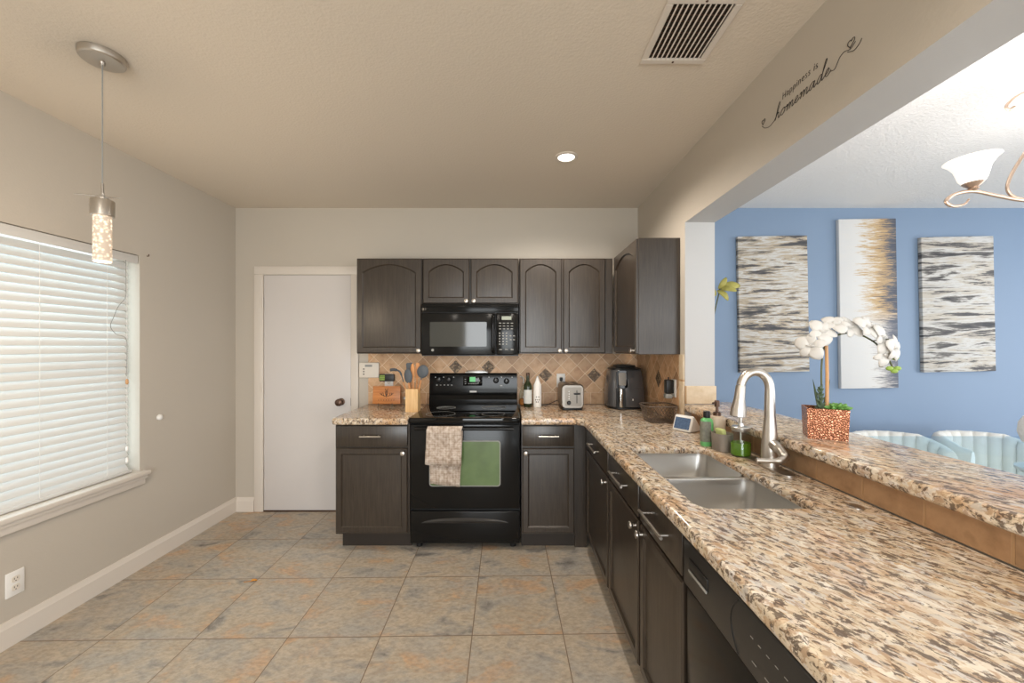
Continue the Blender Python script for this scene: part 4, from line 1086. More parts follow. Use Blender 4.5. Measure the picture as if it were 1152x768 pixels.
def heart(cu, cv, s, sl=0.25):
    pts = []
    for k in range(15):
        t = 2*PI*k/14; hx = 16*math.sin(t)**3; hy = 13*math.cos(t)-5*math.cos(2*t)-2*math.cos(3*t)-math.cos(4*t)
        pts.append((cu + (hx+sl*hy)*s/16, cv + hy*s/16))
    return pts
ink(heart(0.020, 2.358, 0.011), 0.0010, 3)
ink([(0.010, 2.345), (0.030, 2.326), (0.060, 2.316), (0.090, 2.322)], 0.0010)
ink([(0.377, 2.326), (0.395, 2.322), (0.415, 2.345), (0.435, 2.350), (0.455, 2.342), (0.475, 2.352)], 0.0010)
ink(heart(0.458, 2.360, 0.0135), 0.0010, 3)
ink([(0.445, 2.340), (0.470, 2.328), (0.490, 2.336), (0.497, 2.345)], 0.0010)
decal = wd = thing('wall_decal', 'black script wall lettering reading Happiness is homemade on the header', 'wall lettering', (XK, 1.47, 2.35))
wchild('script_word', bm, 'ink', wd, XK, 1.47, 2.35)
fc_ = bpy.data.curves.new('words', 'FONT'); fc_.body = 'Happiness is'; fc_.size = 0.033; fc_.extrude = 0.0004; fc_.offset = -0.0005; fc_.shear = 0.15; fc_.space_character = 1.15
tt = bpy.data.objects.new('words', fc_); C.objects.link(tt)
dg = bpy.context.evaluated_depsgraph_get(); dg.update()
me = bpy.data.meshes.new_from_object(tt.evaluated_get(dg)); bpy.data.objects.remove(tt)
wmax = max(v.co.x for v in me.vertices)
for v in me.vertices:
    x, y, z = v.co; v.co = (XK-0.0009+z, 1.580 - x/wmax*0.185, 2.378 + y*1.15)
me.materials.append(M['ink'])
o = bpy.data.objects.new('printed_words', me); C.objects.link(o); o.parent = wd; o.matrix_parent_inverse = Matrix.Translation((-XK, -1.47, -2.35))

# ---- canvases on the blue wall
def canvas(label, kind, x0, x1, z0, z1, tilt):
    cx, cz = (x0+x1)/2, (z0+z1)/2; hw, hh = (x1-x0)/2, (z1-z0)/2
    bm = B(); box(bm, -hw, hw, -0.034, -0.001, -hh, hh, 0.004, 2)
    o = obj('canvas_painting', bm, make_canvas('canvas_'+kind, kind), loc=(cx, YB, cz), rot=(0, tilt, 0))
    return tag(o, label, 'painting', 'abstract canvases on the blue wall')
canvas('abstract canvas of grey, tan and white bands nearest the white column', 'left', 1.915, 2.502, 1.186, 2.336, -0.018)
canvas('taller middle abstract canvas fading from white through gold to charcoal', 'middle', 2.768, 3.252, 1.050, 2.480, -0.016)
canvas('abstract black and white streaked canvas farthest from the column, near the chandelier', 'right', 3.465, 4.075, 1.190, 2.330, -0.020)

# ================================================================== COUNTER ITEMS
ZT = 0.9153
# wooden sign on an easel
sg = thing('wooden_sign', 'orange wooden board sign with an engraved crest leaning on the left counter', 'sign', (-1.020, 3.235, ZT))
bm = B(); box(bm, -0.112, 0.112, -0.008, 0.008, 0.020, 0.165, 0.003); bd = obj('board', bm, 'wood_orange', sg, rot=(-0.10, 0, 0))
bm = B()
def eng(pts, r=0.0022): tube(bm, [(a, -0.0085, b) for a, b in pts], r, 6, flat=1)
for s in (-1, 1):
    eng([(0, 0.085), (s*0.010, 0.105), (s*0.006, 0.130), (s*0.012, 0.145)])
    eng([(s*0.006, 0.082), (s*0.035, 0.090), (s*0.055, 0.108)]); eng([(s*0.022, 0.087), (s*0.030, 0.112)]); eng([(s*0.038, 0.092), (s*0.042, 0.110)])
eng([(0, 0.075), (0, 0.128)], 0.003)
for k in range(7): eng([(-0.062+k*0.0205, 0.048), (-0.062+k*0.0205, 0.056)], 0.0024)
obj('engraving', bm, 'dark_mark', bd)
for x in (-0.055, 0.055):
    bm = B(); tube(bm, [(x, -0.035, 0.0), (x, -0.030, 0.018), (x, 0.02, 0.012), (x, 0.045, 0.0)], 0.004, 8); tube(bm, [(x, -0.032, 0.0), (x, -0.032, 0.035)], 0.004, 8)
    obj('easel_arm', bm, 'glass', sg)
# small jar behind the sign
t = thing('glass_jar', 'small clear glass jar standing behind the wooden sign', 'jar', (-0.868, 3.27, ZT))
bm = B(); lathe(bm, [(0.026, 0), (0.030, 0.006), (0.030, 0.050), (0.024, 0.058)], seg=20); obj('body', bm, 'glass', t)
bm = B(); lathe(bm, [(0.027, 0.058), (0.027, 0.075), (0.022, 0.078)], seg=20); obj('lid', bm, 'steel', t)

# utensil holder and utensils
HX, HY = -0.745, 3.00
t = thing('utensil_holder', 'square pale wood utensil holder between sign and range', 'utensil holder', (HX, HY, ZT))
bm = B(); hw, th, hh = 0.046, 0.008, 0.172
for x0, x1, y0_, y1_ in ((-hw, hw, -hw, -hw+th), (-hw, hw, hw-th, hw), (-hw, -hw+th, -hw+th, hw-th), (hw-th, hw, -hw+th, hw-th)): box(bm, x0, x1, y0_, y1_, 0, hh)
box(bm, -hw+th, hw-th, -hw+th, hw-th, 0, 0.008)
obj('box', bm, 'bamboo', t, smooth=0)
def utensil(name, label, cat, off, top, kind, m1='silicone', k=1.0):
    ox, oy = off; base = Vector((HX+ox*0.5, HY+oy*0.5, ZT+0.010)); tp = Vector((HX+top[0], HY+top[1], ZT+top[2]))
    t = thing(name, label, cat, base); d_ = tp-base
    bm = B(); tube(bm, [(0, 0, 0), d_*0.4, d_*0.72], [0.006, 0.006, 0.0055], 10); obj('handle', bm, 'wood_spoon', t)
    bm = B(); dn = d_.normalized()
    if kind == 'round':
        tube(bm, [d_*0.72, d_*0.84], 0.0055, 10); rot = Vector((0, 0, 1)).rotation_difference(dn).to_matrix(); ball(bm, d_*0.92, 0.044, 0.011, 0.050, 18, rot=rot)
    elif kind == 'spoon':
        tube(bm, [d_*0.72, d_*0.80], 0.0055, 10); rot = Vector((0, 0, 1)).rotation_difference(dn).to_matrix(); ball(bm, d_*0.88, 0.030*k, 0.010, 0.056, 16, rot=rot)
    elif kind == 'hook':
        tube(bm, catmull([d_*0.72, d_*0.86, d_*0.98 + Vector((-0.008, 0, 0.004)), d_ + Vector((-0.045, 0, 0.012)), d_ + Vector((-0.075, 0, 0.010))], 6), [0.0065]*8 + [0.011]*8 + [0.018]*9, 12, flat=0.6)
    elif kind == 'flat':
        rot = Vector((0, 0, 1)).rotation_difference(dn).to_matrix(); tube(bm, [d_*0.72, d_*0.76], 0.0055, 10)
        g0 = len(bm.verts); tmp = B(); prism(tmp, rrect(-0.026*k, 0.026*k, -0.058, 0.058, 0.010), -0.003, 0.003, plane='xz')
        me_ = bpy.data.meshes.new('t'); tmp.to_mesh(me_); tmp.free(); me_.transform(Matrix.Translation(d_*0.88) @ rot.to_4x4()); bm.from_mesh(me_)
    obj('head', bm, m1, t)
    return t
utensil('silicone_ladle', 'grey ladle curving left out of the wooden utensil holder', 'utensil', (-0.03, 0.01), (-0.10, 0.015, 0.300), 'hook')
utensil('silicone_spatula', 'grey flat spatula standing upright in the wooden utensil holder', 'utensil', (-0.02, 0.03), (-0.040, 0.055, 0.345), 'flat')
utensil('silicone_spoon', 'grey oval spoon leaning left in front of the spatula in the holder', 'utensil', (-0.02, -0.03), (-0.035, -0.02, 0.300), 'spoon')
utensil('wooden_spoon', 'bare wooden spoon standing in the middle of the utensil holder', 'utensil', (0.01, 0.0), (-0.004, 0.0, 0.345), 'spoon', 'wood_spoon', 0.55)
utensil('wooden_spatula', 'bare wooden flat spatula right of the wooden spoon in the holder', 'utensil', (0.03, 0.02), (0.030, 0.02, 0.345), 'flat', 'wood_spoon', 0.55)
utensil('silicone_turner', 'grey round-headed server leaning right out of the wooden utensil holder', 'utensil', (0.03, -0.02), (0.080, -0.01, 0.325), 'round')

# bottles right of the range
t = thing('oil_bottle', 'dark green oil bottle with a white label right of the range', 'bottle', (0.128, 3.22, ZT))
bm = B(); lathe(bm, [(0.029, 0), (0.033, 0.006), (0.033, 0.165), (0.028, 0.185), (0.013, 0.210), (0.012, 0.255)], seg=24); bo = obj('bottle_body', bm, 'oil_glass', t)
bm = B(); lathe(bm, [(0.0135, 0.252), (0.0135, 0.272), (0.010, 0.275)], seg=16); obj('cap', bm, 'bronze', t)
bm = B(); lathe(bm, [(0.0336, 0.030), (0.0338, 0.032), (0.0338, 0.138), (0.0336, 0.140)], seg=24, caps=False); obj('label', bm, 'label_w', t)
t = thing('oil_cruet', 'clear glass oil cruet with a steel spout behind the dark green bottle', 'cruet', (0.075+0.02, 3.31, ZT))
bm = B(); lathe(bm, [(0.030, 0), (0.036, 0.01), (0.036, 0.09), (0.022, 0.135), (0.011, 0.165), (0.013, 0.19)], seg=24); obj('bottle_body', bm, 'glass', t)
bm = B(); lathe(bm, [(0.030, 0.004), (0.034, 0.01), (0.034, 0.055), (0.030, 0.056)], seg=20); obj('oil', bm, 'wood_orange', t)
bm = B(); tube(bm, catmull([(0, 0, 0.18), (0, 0, 0.215), (-0.012, 0, 0.235), (-0.030, 0, 0.240)], 5), 0.006, 10); obj('spout', bm, 'steel', t)
t = thing('spray_bottle', 'slim white bottle with a pointed cap left of the toaster', 'bottle', (0.205, 3.21, ZT))
bm = B(); lathe(bm, [(0.030, 0), (0.033, 0.004), (0.033, 0.165), (0.030, 0.185), (0.020, 0.203)], seg=24); bo = obj('bottle_body', bm, 'white_pl', t)
bm = B(); lathe(bm, [(0.0205, 0.203), (0.018, 0.212), (0.008, 0.245), (0.004, 0.250)], seg=20); obj('cap', bm, 'white_pl', t)
bm = B()
for r, (z, xs) in enumerate(((0.085, (-0.010, 0.008)), (0.062, (-0.016, -0.002, 0.012)), (0.045, (-0.010, 0.003)))):
    for x in xs: box(bm, x-0.004, x+0.004, -0.0338, -0.0315, z-0.004, z+0.004)
obj('lettering', bm, 'dark_mark', bo)

# toaster, seen end on
t = thing('toaster', 'brushed steel two-slice toaster turned end-on, corded to the outlet', 'toaster', (0.462, 3.16, ZT))
bm = B()
L = []
for y, s in ((-0.115, 0.90), (-0.125, 0.965)): pass
def tsec(y, sh=1.0):
    return [(x*sh, y, 0.015 + (z-0.015)*sh + 0.0) for x, z in [(q[0], q[1]) for q in rrect(-0.085, 0.085, 0.015, 0.198, 0.030, 5)]]
secs = [(-0.132, 0.93), (-0.126, 0.98), (-0.115, 1.0), (0.115, 1.0), (0.126, 0.98), (0.132, 0.93)]
for y, s in secs: L.append([bm.verts.new((x*s, y, 0.1 + (z-0.1)*s)) for x, z in rrect(-0.085, 0.085, 0.015, 0.198, 0.030, 5)])
for A, Q in zip(L, L[1:]):
    n = len(A)
    for i in range(n): bm.faces.new((A[i], A[(i+1) % n], Q[(i+1) % n], Q[i]))
bm.faces.new(L[0]); bm.faces.new(L[-1])
ts = obj('shell', bm, 'toaster', t)
bm = B(); box(bm, -0.075, 0.075, -0.115, 0.115, 0.0, 0.016, 0.004); obj('base', bm, 'black_matte', t)
bm = B()
for x in (-0.032, 0.032): box(bm, x-0.016, x+0.016, -0.085, 0.085, 0.1975, 0.1995)
obj('slots', bm, 'black_matte', ts)
bm = B(); prism(bm, rrect(-0.060, 0.066, 0.034, 0.176, 0.008), -0.1335, -0.1305, plane='xz'); obj('face_panel', bm, 'face', ts)
bm = B(); box(bm, 0.028, 0.034, -0.1345, -0.1315, 0.055, 0.155); obj('lever_slot', bm, 'black_matte', ts)
bm = B(); box(bm, 0.008, 0.056, -0.150, -0.1325, 0.122, 0.134, 0.004); obj('lever', bm, 'black_matte', ts)
bm = B(); lathe(bm, [(0.016, 0), (0.016, 0.008), (0.010, 0.016)], (-0.030, -0.132, 0.060), axis=(0, -1, 0), seg=18); obj('dial', bm, 'black_matte', ts)
bm = B()
for z in (0.090, 0.108, 0.126, 0.144): lathe(bm, [(0.005, 0), (0.004, 0.003)], (-0.028, -0.132, z), axis=(0, -1, 0), seg=10)
obj('buttons', bm, 'white_mark', ts)
bm = B(); tube(bm, catmull([(-0.047, 0.206, 0.208), (-0.047, 0.178, 0.190), (-0.060, 0.175, 0.12), (-0.062, 0.165, 0.055), (-0.110, 0.150, 0.030), (-0.180, 0.120, 0.006), (-0.225, 0.130, 0.004)], 7), 0.003, 8); obj('power_cord', bm, 'black_matte', t)
bm = B(); box(bm, -0.060, -0.034, 0.195, 0.2165, 0.196, 0.226, 0.005); obj('plug', bm, 'black_matte', t)

# air fryer
t = thing('air_fryer', 'dark grey air fryer with a vertical steel handle in the counter corner', 'air fryer', (0.905, 3.215, ZT))
bm = B(); lathe(bm, [(0.138, 0.012), (0.150, 0.020), (0.152, 0.05), (0.150, 0.10), (0.142, 0.20), (0.128, 0.295), (0.122, 0.305)], seg=40, power=3.2); bo = obj('body', bm, 'fryer', t)
bm = B(); lathe(bm, [(0.132, 0.0), (0.142, 0.003), (0.142, 0.013), (0.135, 0.015)], seg=36, power=3.2); obj('foot_ring', bm, 'black_matte', t)
bm = B(); lathe(bm, [(0.126, 0.304), (0.122, 0.316), (0.10, 0.322), (0.085, 0.322), (0.08, 0.338), (0.05, 0.344)], seg=36, power=3.0); obj('top_cover', bm, 'black_matte', t)
bm = B()
def fy(z): return -(0.152 - (z-0.05)*0.095)
prism(bm, [(x, z) for x, z in rrect(-0.095, -0.012, 0.165, 0.300, 0.02)], -0.152, -0.10, plane='xz')
for v in bm.verts:
    if v.co.y < -0.13: v.co.y = fy(v.co.z)-0.004
pn = obj('control_panel', bm, 'black_glass', t)
bm = B(); prism(bm, [(x, z) for x, z in rrect(-0.082, -0.024, 0.185, 0.285, 0.012)], -0.160, -0.155, plane='xz')
for v in bm.verts: v.co.y = fy(v.co.z)-(0.0062 if v.co.y < -0.157 else 0.004)
obj('display', bm, 'face', pn)
bm = B(); prism(bm, [(x, z) for x, z in rrect(-0.100, -0.030, 0.020, 0.165, 0.012)], -0.152, -0.10, plane='xz')
for v in bm.verts:
    if v.co.y < -0.13: v.co.y = fy(v.co.z)-0.003
ba = obj('basket_front', bm, 'black_matte', t)
bm = B(); box(bm, -0.088, -0.064, -0.200, -0.180, 0.022, 0.170, 0.008, 3); box(bm, -0.086, -0.066, -0.184, -0.145, 0.140, 0.165, 0.004)
obj('handle', bm, 'chrome', ba)
bm = B(); tube(bm, [(-0.012, fy(0.165)-0.001, 0.165), (0.05, fy(0.165)-0.0015, 0.165), (0.10, fy(0.165)+0.004, 0.165), (0.128, fy(0.165)+0.022, 0.165)], 0.0015, 6); obj('basket_seam', bm, 'black_matte', bo)
bm = B(); box(bm, 0.022, 0.030, fy(0.08)-0.002, fy(0.08)+0.01, 0.070, 0.084); obj('badge', bm, 'white_mark', bo)

# wire basket
t = thing('wire_basket', 'dark wire mesh basket on the counter in front of the air fryer', 'basket', (0.955, 2.60, ZT))
bm = B()
def wring(z):
    k = z/0.105; return [(a, b, z+0.003) for a, b in rrect(-(0.078+0.024*k), 0.078+0.024*k, -(0.070+0.022*k), 0.070+0.022*k, 0.03, 5)]
for z, r in ((0.0, 0.0025), (0.103, 0.004)):
    R_ = wring(z); tube(bm, R_ + [R_[0]], r, 8, caps=False)
n_ = 30
def wpt(u, z):
    R_ = wring(z); per = [0]
    for i in range(len(R_)): per.append(per[-1] + (Vector(R_[(i+1) % len(R_)])-Vector(R_[i])).length)
    q = (u % 1.0)*per[-1]
    for i in range(len(R_)):
        if q <= per[i+1]:
            a, b = Vector(R_[i]), Vector(R_[(i+1) % len(R_)]); return a + (b-a)*((q-per[i])/max(1e-9, per[i+1]-per[i]))
    return Vector(R_[0])
for k in range(n_):
    for s in (-1, 1):
        tube(bm, [wpt(k/n_ + s*0.10*j/5, 0.103*j/5) for j in range(6)], 0.0013, 4, caps=False)
for k in range(9):
    x = -0.07+k*0.0175; tube(bm, [(x, -0.066, 0.003), (x, 0.066, 0.003)], 0.0012, 4); tube(bm, [(-0.074, x*0.9, 0.003), (0.074, x*0.9, 0.003)], 0.0012, 4)
obj('mesh', bm, 'wire', t)
# smart clock
t = thing('smart_clock', 'white tabletop smart clock with a blue screen by the bar wall', 'clock', (1.008, 2.31, ZT), math.radians(-58))
bm = B()
Fr = [(-0.058, -0.040, 0.004), (0.058, -0.040, 0.004), (0.058, -0.012, 0.086), (-0.058, -0.012, 0.086)]
prism(bm, [(-0.042, 0.0), (-0.046, 0.006), (-0.018, 0.084), (-0.008, 0.090), (0.004, 0.084), (0.050, 0.030), (0.056, 0.012), (0.050, 0.0)], -0.058, 0.058, plane='yz')
bmesh.ops.bevel(bm, geom=list(bm.edges), offset=0.005, segments=3, affect='EDGES')
cb = obj('case', bm, 'white_pl', t)
bm = B(); prism(bm, rrect(-0.048, 0.048, -0.033, 0.033, 0.004), -0.001, 0.001, plane='xz')
obj('screen', bm, 'screen', cb, loc=(0, -0.0335, 0.045), rot=(-0.345, 0, 0))
bm = B(); pts = catmull([(0.02, 0.052, 0.02), (0.03, 0.075, 0.006), (-0.02, 0.085, 0.004), (-0.10, 0.10, 0.03)], 6); tube(bm, pts, 0.002, 6); obj('power_cord', bm, 'white_pl', t)

# items by the sink
t = thing('dish_soap_bottle', 'green dish soap bottle with a black cap at the sink edge', 'bottle', (0.957, 1.957, ZT))
bm = B(); lathe(bm, [(0.027, 0), (0.030, 0.006), (0.030, 0.105), (0.027, 0.128), (0.014, 0.138), (0.012, 0.142)], seg=24, sx=1.0, sy=0.75, power=2.6); bo = obj('bottle_body', bm, 'green_btl', t)
bm = B(); lathe(bm, [(0.016, 0.138), (0.0165, 0.141), (0.0155, 0.168), (0.013, 0.170)], seg=18); obj('cap', bm, 'black_matte', t)
bm = B(); lathe(bm, [(0.0304, 0.022), (0.0306, 0.024), (0.0306, 0.118), (0.029, 0.120)], seg=24, sx=1.0, sy=0.75, power=2.6, caps=False)
for f in [f for f in bm.faces if f.calc_center_median().x > 0.008]: bm.faces.remove(f)
obj('label', bm, 'label_m', bo, normals=False)
t = thing('soap_dispenser', 'beige ceramic soap pump with a bronze head behind the sponge holder', 'soap dispenser', (1.026, 1.992, ZT))
bm = B(); lathe(bm, [(0.032, 0), (0.036, 0.006), (0.036, 0.125), (0.032, 0.138), (0.020, 0.142)], seg=28, power=2.6); obj('bottle_body', bm, 'stone', t)
bm = B(); lathe(bm, [(0.019, 0.142), (0.019, 0.158), (0.008, 0.162), (0.006, 0.185), (0.013, 0.186), (0.012, 0.214), (0.009, 0.217)], seg=18); tube(bm, [(0, 0, 0.206), (-0.026, -0.008, 0.204)], 0.005, 8); obj('pump', bm, 'bronze', t)
t = thing('sponge_holder', 'ribbed grey holder between the green bottle and the jar of green soap', 'sponge holder', (0.985, 1.866, ZT), math.radians(8))
bm = B()
lathe(bm, [(0.038, 0), (0.041, 0.004), (0.044, 0.082), (0.041, 0.082), (0.038, 0.006)], seg=48, sx=0.9, sy=1.05, power=3.0)
obj('holder', bm, 'ribbed', t)
o = None
bm = B(); box(bm, -0.010, 0.010, -0.027, 0.027, -0.044, 0.044, 0.005, 3); o = obj('sponge', bm, 'sponge', loc=(0.985, 1.868, ZT+0.058), rot=(0.0, -0.22, 0.15)); tag(o, 'pale green sponge standing in the ribbed grey holder', 'sponge')
t = thing('jar_soap_dispenser', 'clear jar pump dispenser half full of green soap beside the faucet', 'soap dispenser', (1.020, 1.776, ZT))
bm = B(); lathe(bm, [(0.036, 0.0), (0.042, 0.006), (0.042, 0.092), (0.034, 0.106), (0.033, 0.118)], seg=28); obj('jar_glass', bm, 'glass', t)
bm = B(); lathe(bm, [(0.036, 0.004), (0.040, 0.008), (0.040, 0.058), (0.0395, 0.059)], seg=28); obj('liquid_soap', bm, 'green_liq', t)
bm = B(); lathe(bm, [(0.036, 0.110), (0.037, 0.112), (0.037, 0.128), (0.034, 0.131), (0.012, 0.132), (0.010, 0.145), (0.005, 0.147), (0.005, 0.172), (0.011, 0.173), (0.010, 0.186)], seg=24); tube(bm, [(0, 0, 0.180), (-0.034, 0.01, 0.176)], 0.0045, 8); pmp = obj('pump_lid', bm, 'steel', t)
bm = B(); tube(bm, [(0, 0, 0.11), (0, 0, 0.008)], 0.003, 8); obj('dip_tube', bm, 'white_pl', pmp)

# ================================================================== ORCHID
OX, OY, OZ = 1.228, 1.565, 1.0453
orc = thing('potted_orchid', 'white artificial orchid arching out of a copper cube pot on the bar', 'potted orchid', (OX, OY, OZ), 0)
bm = B(); s0, s1 = 0.062, 0.066
L = [[bm.verts.new((x*k, y*k*0.85, z)) for x, y in ((-1, -1), (1, -1), (1, 1), (-1, 1))] for k, z in ((s0, 0), (s1, 0.117), (s1-0.005, 0.117), (s1-0.006, 0.100))]
for A, Q in zip(L, L[1:]):
    for i in range(4): bm.faces.new((A[i], A[(i+1) % 4], Q[(i+1) % 4], Q[i]))
bm.faces.new(L[0]); 
pot = obj('pot', bm, 'copper', orc, smooth=0, rot=(0, 0, math.radians(-27)))
bm = B(); box(bm, -0.058, 0.058, -0.048, 0.048, 0.090, 0.101); obj('soil', bm, 'soil', orc, smooth=0, rot=(0, 0, math.radians(-27)))
bm = B(); tube(bm, [(0.0, -0.012, 0.09), (0.001, -0.012, 0.25), (-0.003, -0.012, 0.415)], [0.0065, 0.006, 0.0055], 10); obj('stake', bm, 'stake', orc)
sp_ = catmull([(-0.010, 0.0, 0.09), (-0.012, 0.0, 0.25), (-0.006, 0.0, 0.33), (0.012, 0, 0.382), (0.05, -0.005, 0.402), (0.11, -0.01, 0.408), (0.17, -0.02, 0.378), (0.205, -0.03, 0.335), (0.225, -0.035, 0.295), (0.235, -0.035, 0.275)], 6)
bm = B(); tube(bm, sp_, 0.0032, 8)
for a, b in (((-0.007, 0, 0.325), (-0.045, -0.01, 0.342)), ((0.006, 0, 0.375), (-0.02, -0.01, 0.39)), ((0.03, -0.003, 0.396), (0.038, -0.01, 0.435)), ((0.11, -0.01, 0.408), (0.15, -0.03, 0.425)), ((0.17, -0.02, 0.378), (0.215, -0.04, 0.385)), ((0.21, -0.03, 0.325), (0.235, -0.045, 0.335))):
    tube(bm, [a, b], 0.0022, 6)
obj('stem', bm, 'stem', orc)
def petal(bm, c, dirv, nrm, ln, wd_):
    dirv = dirv.normalized(); nrm = (nrm - dirv*nrm.dot(dirv)).normalized(); sd = dirv.cross(nrm)
    NU, NV = 7, 5; V = []
    for i in range(NU+1):
        u = i/NU; wdt = wd_*math.sin(PI*min(1, 0.06+0.90*u))**0.7; row = []
        for j in range(NV+1):
            v = -1 + 2*j/NV
            row.append(bm.verts.new(c + dirv*(ln*u) + sd*(wdt*v*0.5) + nrm*(ln*0.22*math.sin(PI*u*0.9) - 0.10*wd_*v*v*math.sin(PI*u) - ln*0.18*u*u)))
        V.append(row)
    for a, b in zip(V, V[1:]):
        for j in range(NV): bm.faces.new((a[j], a[j+1], b[j+1], b[j]))
def blossom(c, face, size, spin):
    c = Vector(c); f = Vector(face).normalized(); x, y = frame_of(f); bm = B()
    for k in range(5):
        a = spin + 2*PI*k/5; big = 1.0 if k in (1, 4) else 0.88
        petal(bm, c, x*math.cos(a) + y*math.sin(a) + f*0.12, f, size*big, size*(0.92 if k in (1, 4) else 0.60))
    ball(bm, c + f*0.006, 0.006, seg=8)
    for s in (-1, 1): petal(bm, c, f*0.8 + x*0.5*s, y, size*0.35, size*0.3)
    o = obj('blossom', bm, 'petal', orc, smooth=70)
    md = o.modifiers.new('thick', 'SOLIDIFY'); md.thickness = 0.0012
for c, f, s, sp2 in (((-0.018, -0.012, 0.412), (-0.2, -1, 0.45), 0.058, 0.3), ((-0.058, -0.008, 0.358), (-0.8, -0.6, 0.1), 0.060, 0.9),
                     ((0.036, -0.012, 0.442), (-0.3, -0.7, 0.8), 0.054, 0.5), ((0.085, -0.015, 0.430), (0.1, -1, 0.5), 0.054, 1.1),
                     ((0.140, -0.03, 0.430), (0.25, -0.9, 0.5), 0.060, 0.7), ((0.188, -0.035, 0.392), (0.5, -0.9, 0.2), 0.058, 0.4),
                     ((0.225, -0.045, 0.350), (0.5, -1, 0.0), 0.058, 0.9), ((0.190, -0.045, 0.325), (0.1, -1, -0.2), 0.050, 0.3)):
    blossom(c, f, s, sp2)
for c in ((0.243, -0.036, 0.312), (0.252, -0.036, 0.272), (0.222, -0.036, 0.272), (0.240, -0.036, 0.262)):
    bm = B(); ball(bm, c, 0.014, 0.009, 0.009, 12); obj('bud', bm, 'bud', orc)
# rosette succulent
bm = B()
for ring, (nn, ln, el) in enumerate(((10, 0.044, 0.25), (8, 0.036, 0.65), (6, 0.026, 1.05), (3, 0.016, 1.4))):
    for k in range(nn):
        a = 2*PI*k/nn + ring*0.4; d_ = Vector((math.cos(a)*math.cos(el), math.sin(a)*math.cos(el), math.sin(el)))
        rot = Vector((0, 0, 1)).rotation_difference(d_).to_matrix()
        ball(bm, Vector((0.030, -0.022, 0.110)) + d_*ln*0.6, 0.009, 0.0065, ln*0.55, 8, rot=rot)
obj('succulent', bm, 'succulent', orc)
bm = B()
for k in range(22):
    a = k*2.4; z = 0.10 + 0.10*k/22; d_ = Vector((math.cos(a)*0.8, math.sin(a)*0.8, 0.7)).normalized(); p = Vector((-0.028, -0.015, z)); ln = 0.026*(1-0.5*k/22)
    tube(bm, [p, p + d_*ln*0.6, p + d_*ln + Vector((0, 0, 0.004))], [0.005, 0.004, 0.0005], 6)
for s in (-1, 1): tube(bm, [(-0.015+s*0.006, 0.0, 0.10), (-0.012+s*0.022, 0.0, 0.17), (-0.012+s*0.034, 0.0, 0.228)], [0.006, 0.007, 0.0005], 6, flat=0.5)
obj('spiky_plant', bm, 'aloe', orc)

# ================================================================== DINING AREA
def barrel_chair(label, x, y, rz):
    t = thing('dining_chair', label, 'chair', (x, y, 0), rz, 'pale tufted chairs at the glass table')
    Ro, Ri, z0, z1 = 0.300, 0.225, 0.36, 0.762
    nch = 13
    bm = B()
    N = nch*8; a0, a1 = math.radians(-25), math.radians(205)
    prof_n = 10; V = []
    for i in range(N+1):
        u = i/N; a = a0 + (a1-a0)*u; ca, sa = math.cos(a), math.sin(a)
        ch_ = (1-abs(math.sin(PI*u*nch))**0.5)*-0.022 + 0.010
        low = 0.07*max(0.0, abs(2*u-1)-0.55)/0.45
        zt = z1 - low; ri = Ri - ch_; ro = Ro; row = []
        for r, z in ((ro-0.02, z0), (ro, z0+0.02), (ro+0.005, (z0+zt)/2), (ro, zt-0.04), (ro-0.012, zt-0.010), ((ri+ro)/2+0.005, zt), (ri+0.014, zt-0.010), (ri, zt-0.04), (ri, (z0+zt)/2), (ri+0.006, z0+0.02), (ri+0.02, z0)):
            row.append(bm.verts.new((r*ca, r*sa*0.92, z)))
        V.append(row)
    for a, b in zip(V, V[1:]):
        n = len(a)
        for j in range(n): bm.faces.new((a[j], a[(j+1) % n], b[(j+1) % n], b[j]))
    bm.faces.new(V[0]); bm.faces.new(V[-1])
    obj('backrest', bm, 'white_fab', t, smooth=50)
    bm = B(); lathe(bm, [(0.20, 0.34), (0.235, 0.36), (0.238, 0.43), (0.22, 0.455), (0.10, 0.462)], seg=36, sy=1.05, c=(0, -0.02, 0)); obj('seat', bm, 'white_fab', t)
    bm = B(); lathe(bm, [(0.24, 0.30), (0.26, 0.305), (0.26, 0.36), (0.24, 0.36)], seg=36); obj('seat_frame', bm, 'white_fab', t)
    for sx_, sy_ in ((-1, -1), (1, -1), (-1, 1), (1, 1)):
        bm = B(); tube(bm, [(sx_*0.17, sy_*0.17, 0.302), (sx_*0.20, sy_*0.20, 0.0)], [0.018, 0.011], 12); obj('leg', bm, 'chand', t)
barrel_chair('pale tufted barrel chair behind the glass table, nearer the orchid', 2.735, 2.80, 0)
barrel_chair('pale tufted barrel chair behind the glass table, farther from the orchid', 3.365, 2.80, 0)
tb = thing('dining_table', 'rectangular glass-topped dining table with a bluish tint beyond the bar', 'table', (3.45, 2.10, 0))
bm = B(); box(bm, -0.98, 0.98, -0.62, 0.76, 0.748, 0.760, 0.004, 2); obj('table_top', bm, 'table_glass', tb)
for x in (-0.55, 0.55):
    bm = B(); lathe(bm, [(0.20, 0), (0.20, 0.02), (0.06, 0.05), (0.05, 0.35), (0.06, 0.66), (0.16, 0.735), (0.16, 0.7475)], (x, 0, 0), seg=32); obj('pedestal', bm, 'white_pl', tb)
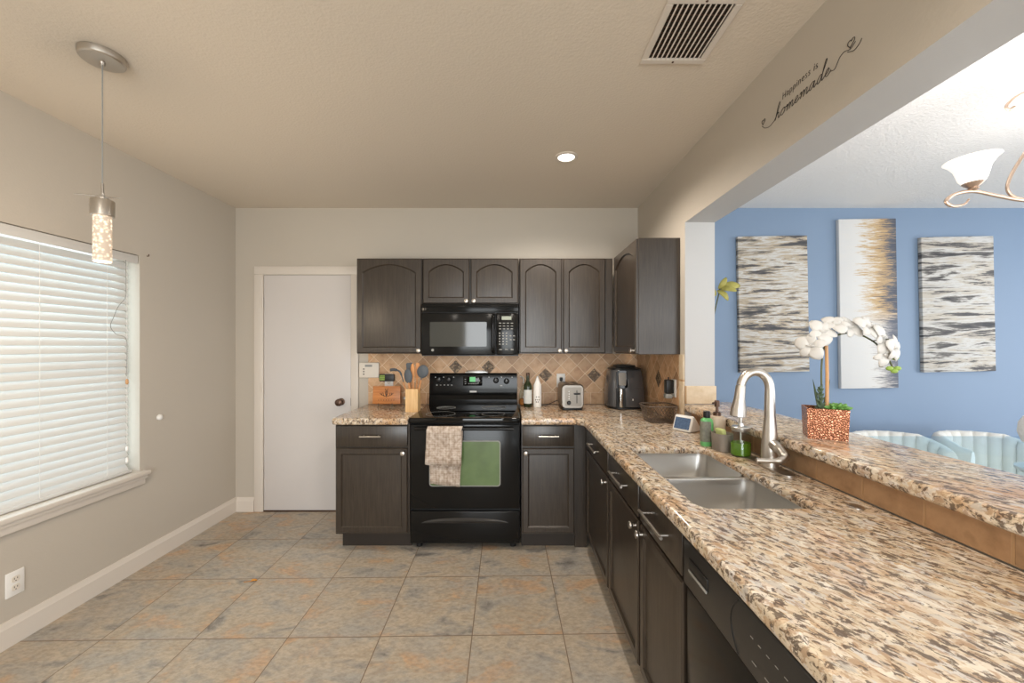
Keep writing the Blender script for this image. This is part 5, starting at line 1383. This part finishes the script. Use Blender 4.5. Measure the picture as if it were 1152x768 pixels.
# vase with flowers on the table
t = thing('flower_vase', 'white textured goblet vase with peach flowers at the right edge on the glass table', 'vase', (2.765, 2.05, 0.7603))
bm = B(); lathe(bm, [(0.055, 0), (0.058, 0.012), (0.030, 0.035), (0.022, 0.075), (0.040, 0.105), (0.088, 0.14), (0.104, 0.19), (0.100, 0.24), (0.082, 0.275), (0.078, 0.275), (0.090, 0.24), (0.090, 0.19), (0.05, 0.13)], seg=36); obj('vase_body', bm, mat('white_texture', srgb(232, 230, 226), 0.6, bump=1.0, bscale=90, bdist=0.006), t)
for c, r in (((-0.045, -0.02, 0.335), 0.045), ((0.05, 0.02, 0.36), 0.045), ((0.0, -0.03, 0.40), 0.045)):
    bm = B(); tube(bm, [(c[0]*0.3, c[1]*0.3, 0.14), tuple(c)], 0.003, 6); st_ = obj('stem', bm, 'stem', t)
    bm = B()
    for k in range(9):
        a = k*2.4; el = 0.2 + 0.13*k; d_ = Vector((math.cos(a)*math.cos(el), math.sin(a)*math.cos(el), math.sin(el)))
        petal(bm, Vector(c), d_, Vector((0, 0, 1)) if abs(d_.z) < 0.9 else Vector((1, 0, 0)), r, r*0.9)
    obj('flower', bm, 'peach', st_, smooth=70)
# plant behind the column
t = thing('leafy_branch', 'yellow-green leafy branch in a tall vase peeking past the white column', 'plant', (1.52, 3.10, 0))
bm = B(); lathe(bm, [(0.09, 0), (0.11, 0.02), (0.12, 0.25), (0.07, 0.55), (0.05, 0.62), (0.055, 0.66), (0.045, 0.66), (0.04, 0.60)], seg=28); obj('vase_body', bm, 'stone', t)
bm = B(); tube(bm, catmull([(0, 0, 0.05), (0.0, 0, 0.9), (0.03, 0, 1.5), (0.10, 0, 1.86)], 6), 0.005, 8); obj('branch', bm, 'stem', t)
for c, dv, ln in (((0.10, 0, 1.86), (1.0, -0.2, 0.12), 0.15), ((0.08, 0, 1.84), (0.7, -0.4, -0.8), 0.11), ((0.09, 0, 1.85), (0.5, -0.3, 0.9), 0.10), ((0.07, 0, 1.80), (-0.7, -0.2, 0.5), 0.11), ((0.10, -0.01, 1.85), (0.9, -0.7, -0.2), 0.11)):
    bm = B(); petal(bm, Vector(c), Vector(dv), Vector((0, -1, 0.3)), ln, ln*0.45); o = obj('leaf', bm, 'leaf', t, smooth=70)
    md = o.modifiers.new('thick', 'SOLIDIFY'); md.thickness = 0.002
# dry leaf on the floor
bm = B(); petal(bm, Vector((0, 0, 0.003)), Vector((1, 0.4, 0.05)), Vector((0, 0, 1)), 0.035, 0.022); petal(bm, Vector((0.012, 0, 0.003)), Vector((-0.3, 1, 0.05)), Vector((0, 0, 1)), 0.026, 0.016); tube(bm, [(0, 0, 0.002), (-0.035, -0.008, 0.002)], 0.0015, 6)
o = obj('dry_leaf', bm, 'dry_leaf', loc=(-1.560, 2.375, 0.0005), smooth=70); md = o.modifiers.new('thick', 'SOLIDIFY'); md.thickness = 0.0015
tag(o, 'tiny dry orange leaf lying on the floor near the left baseboard', 'leaf')
# lawn outside the rear door
bm = B(); box(bm, -12, 14, -22, YR-0.16, -0.25, -0.13)
o = struct(obj('lawn', bm, 'lawn', smooth=0))
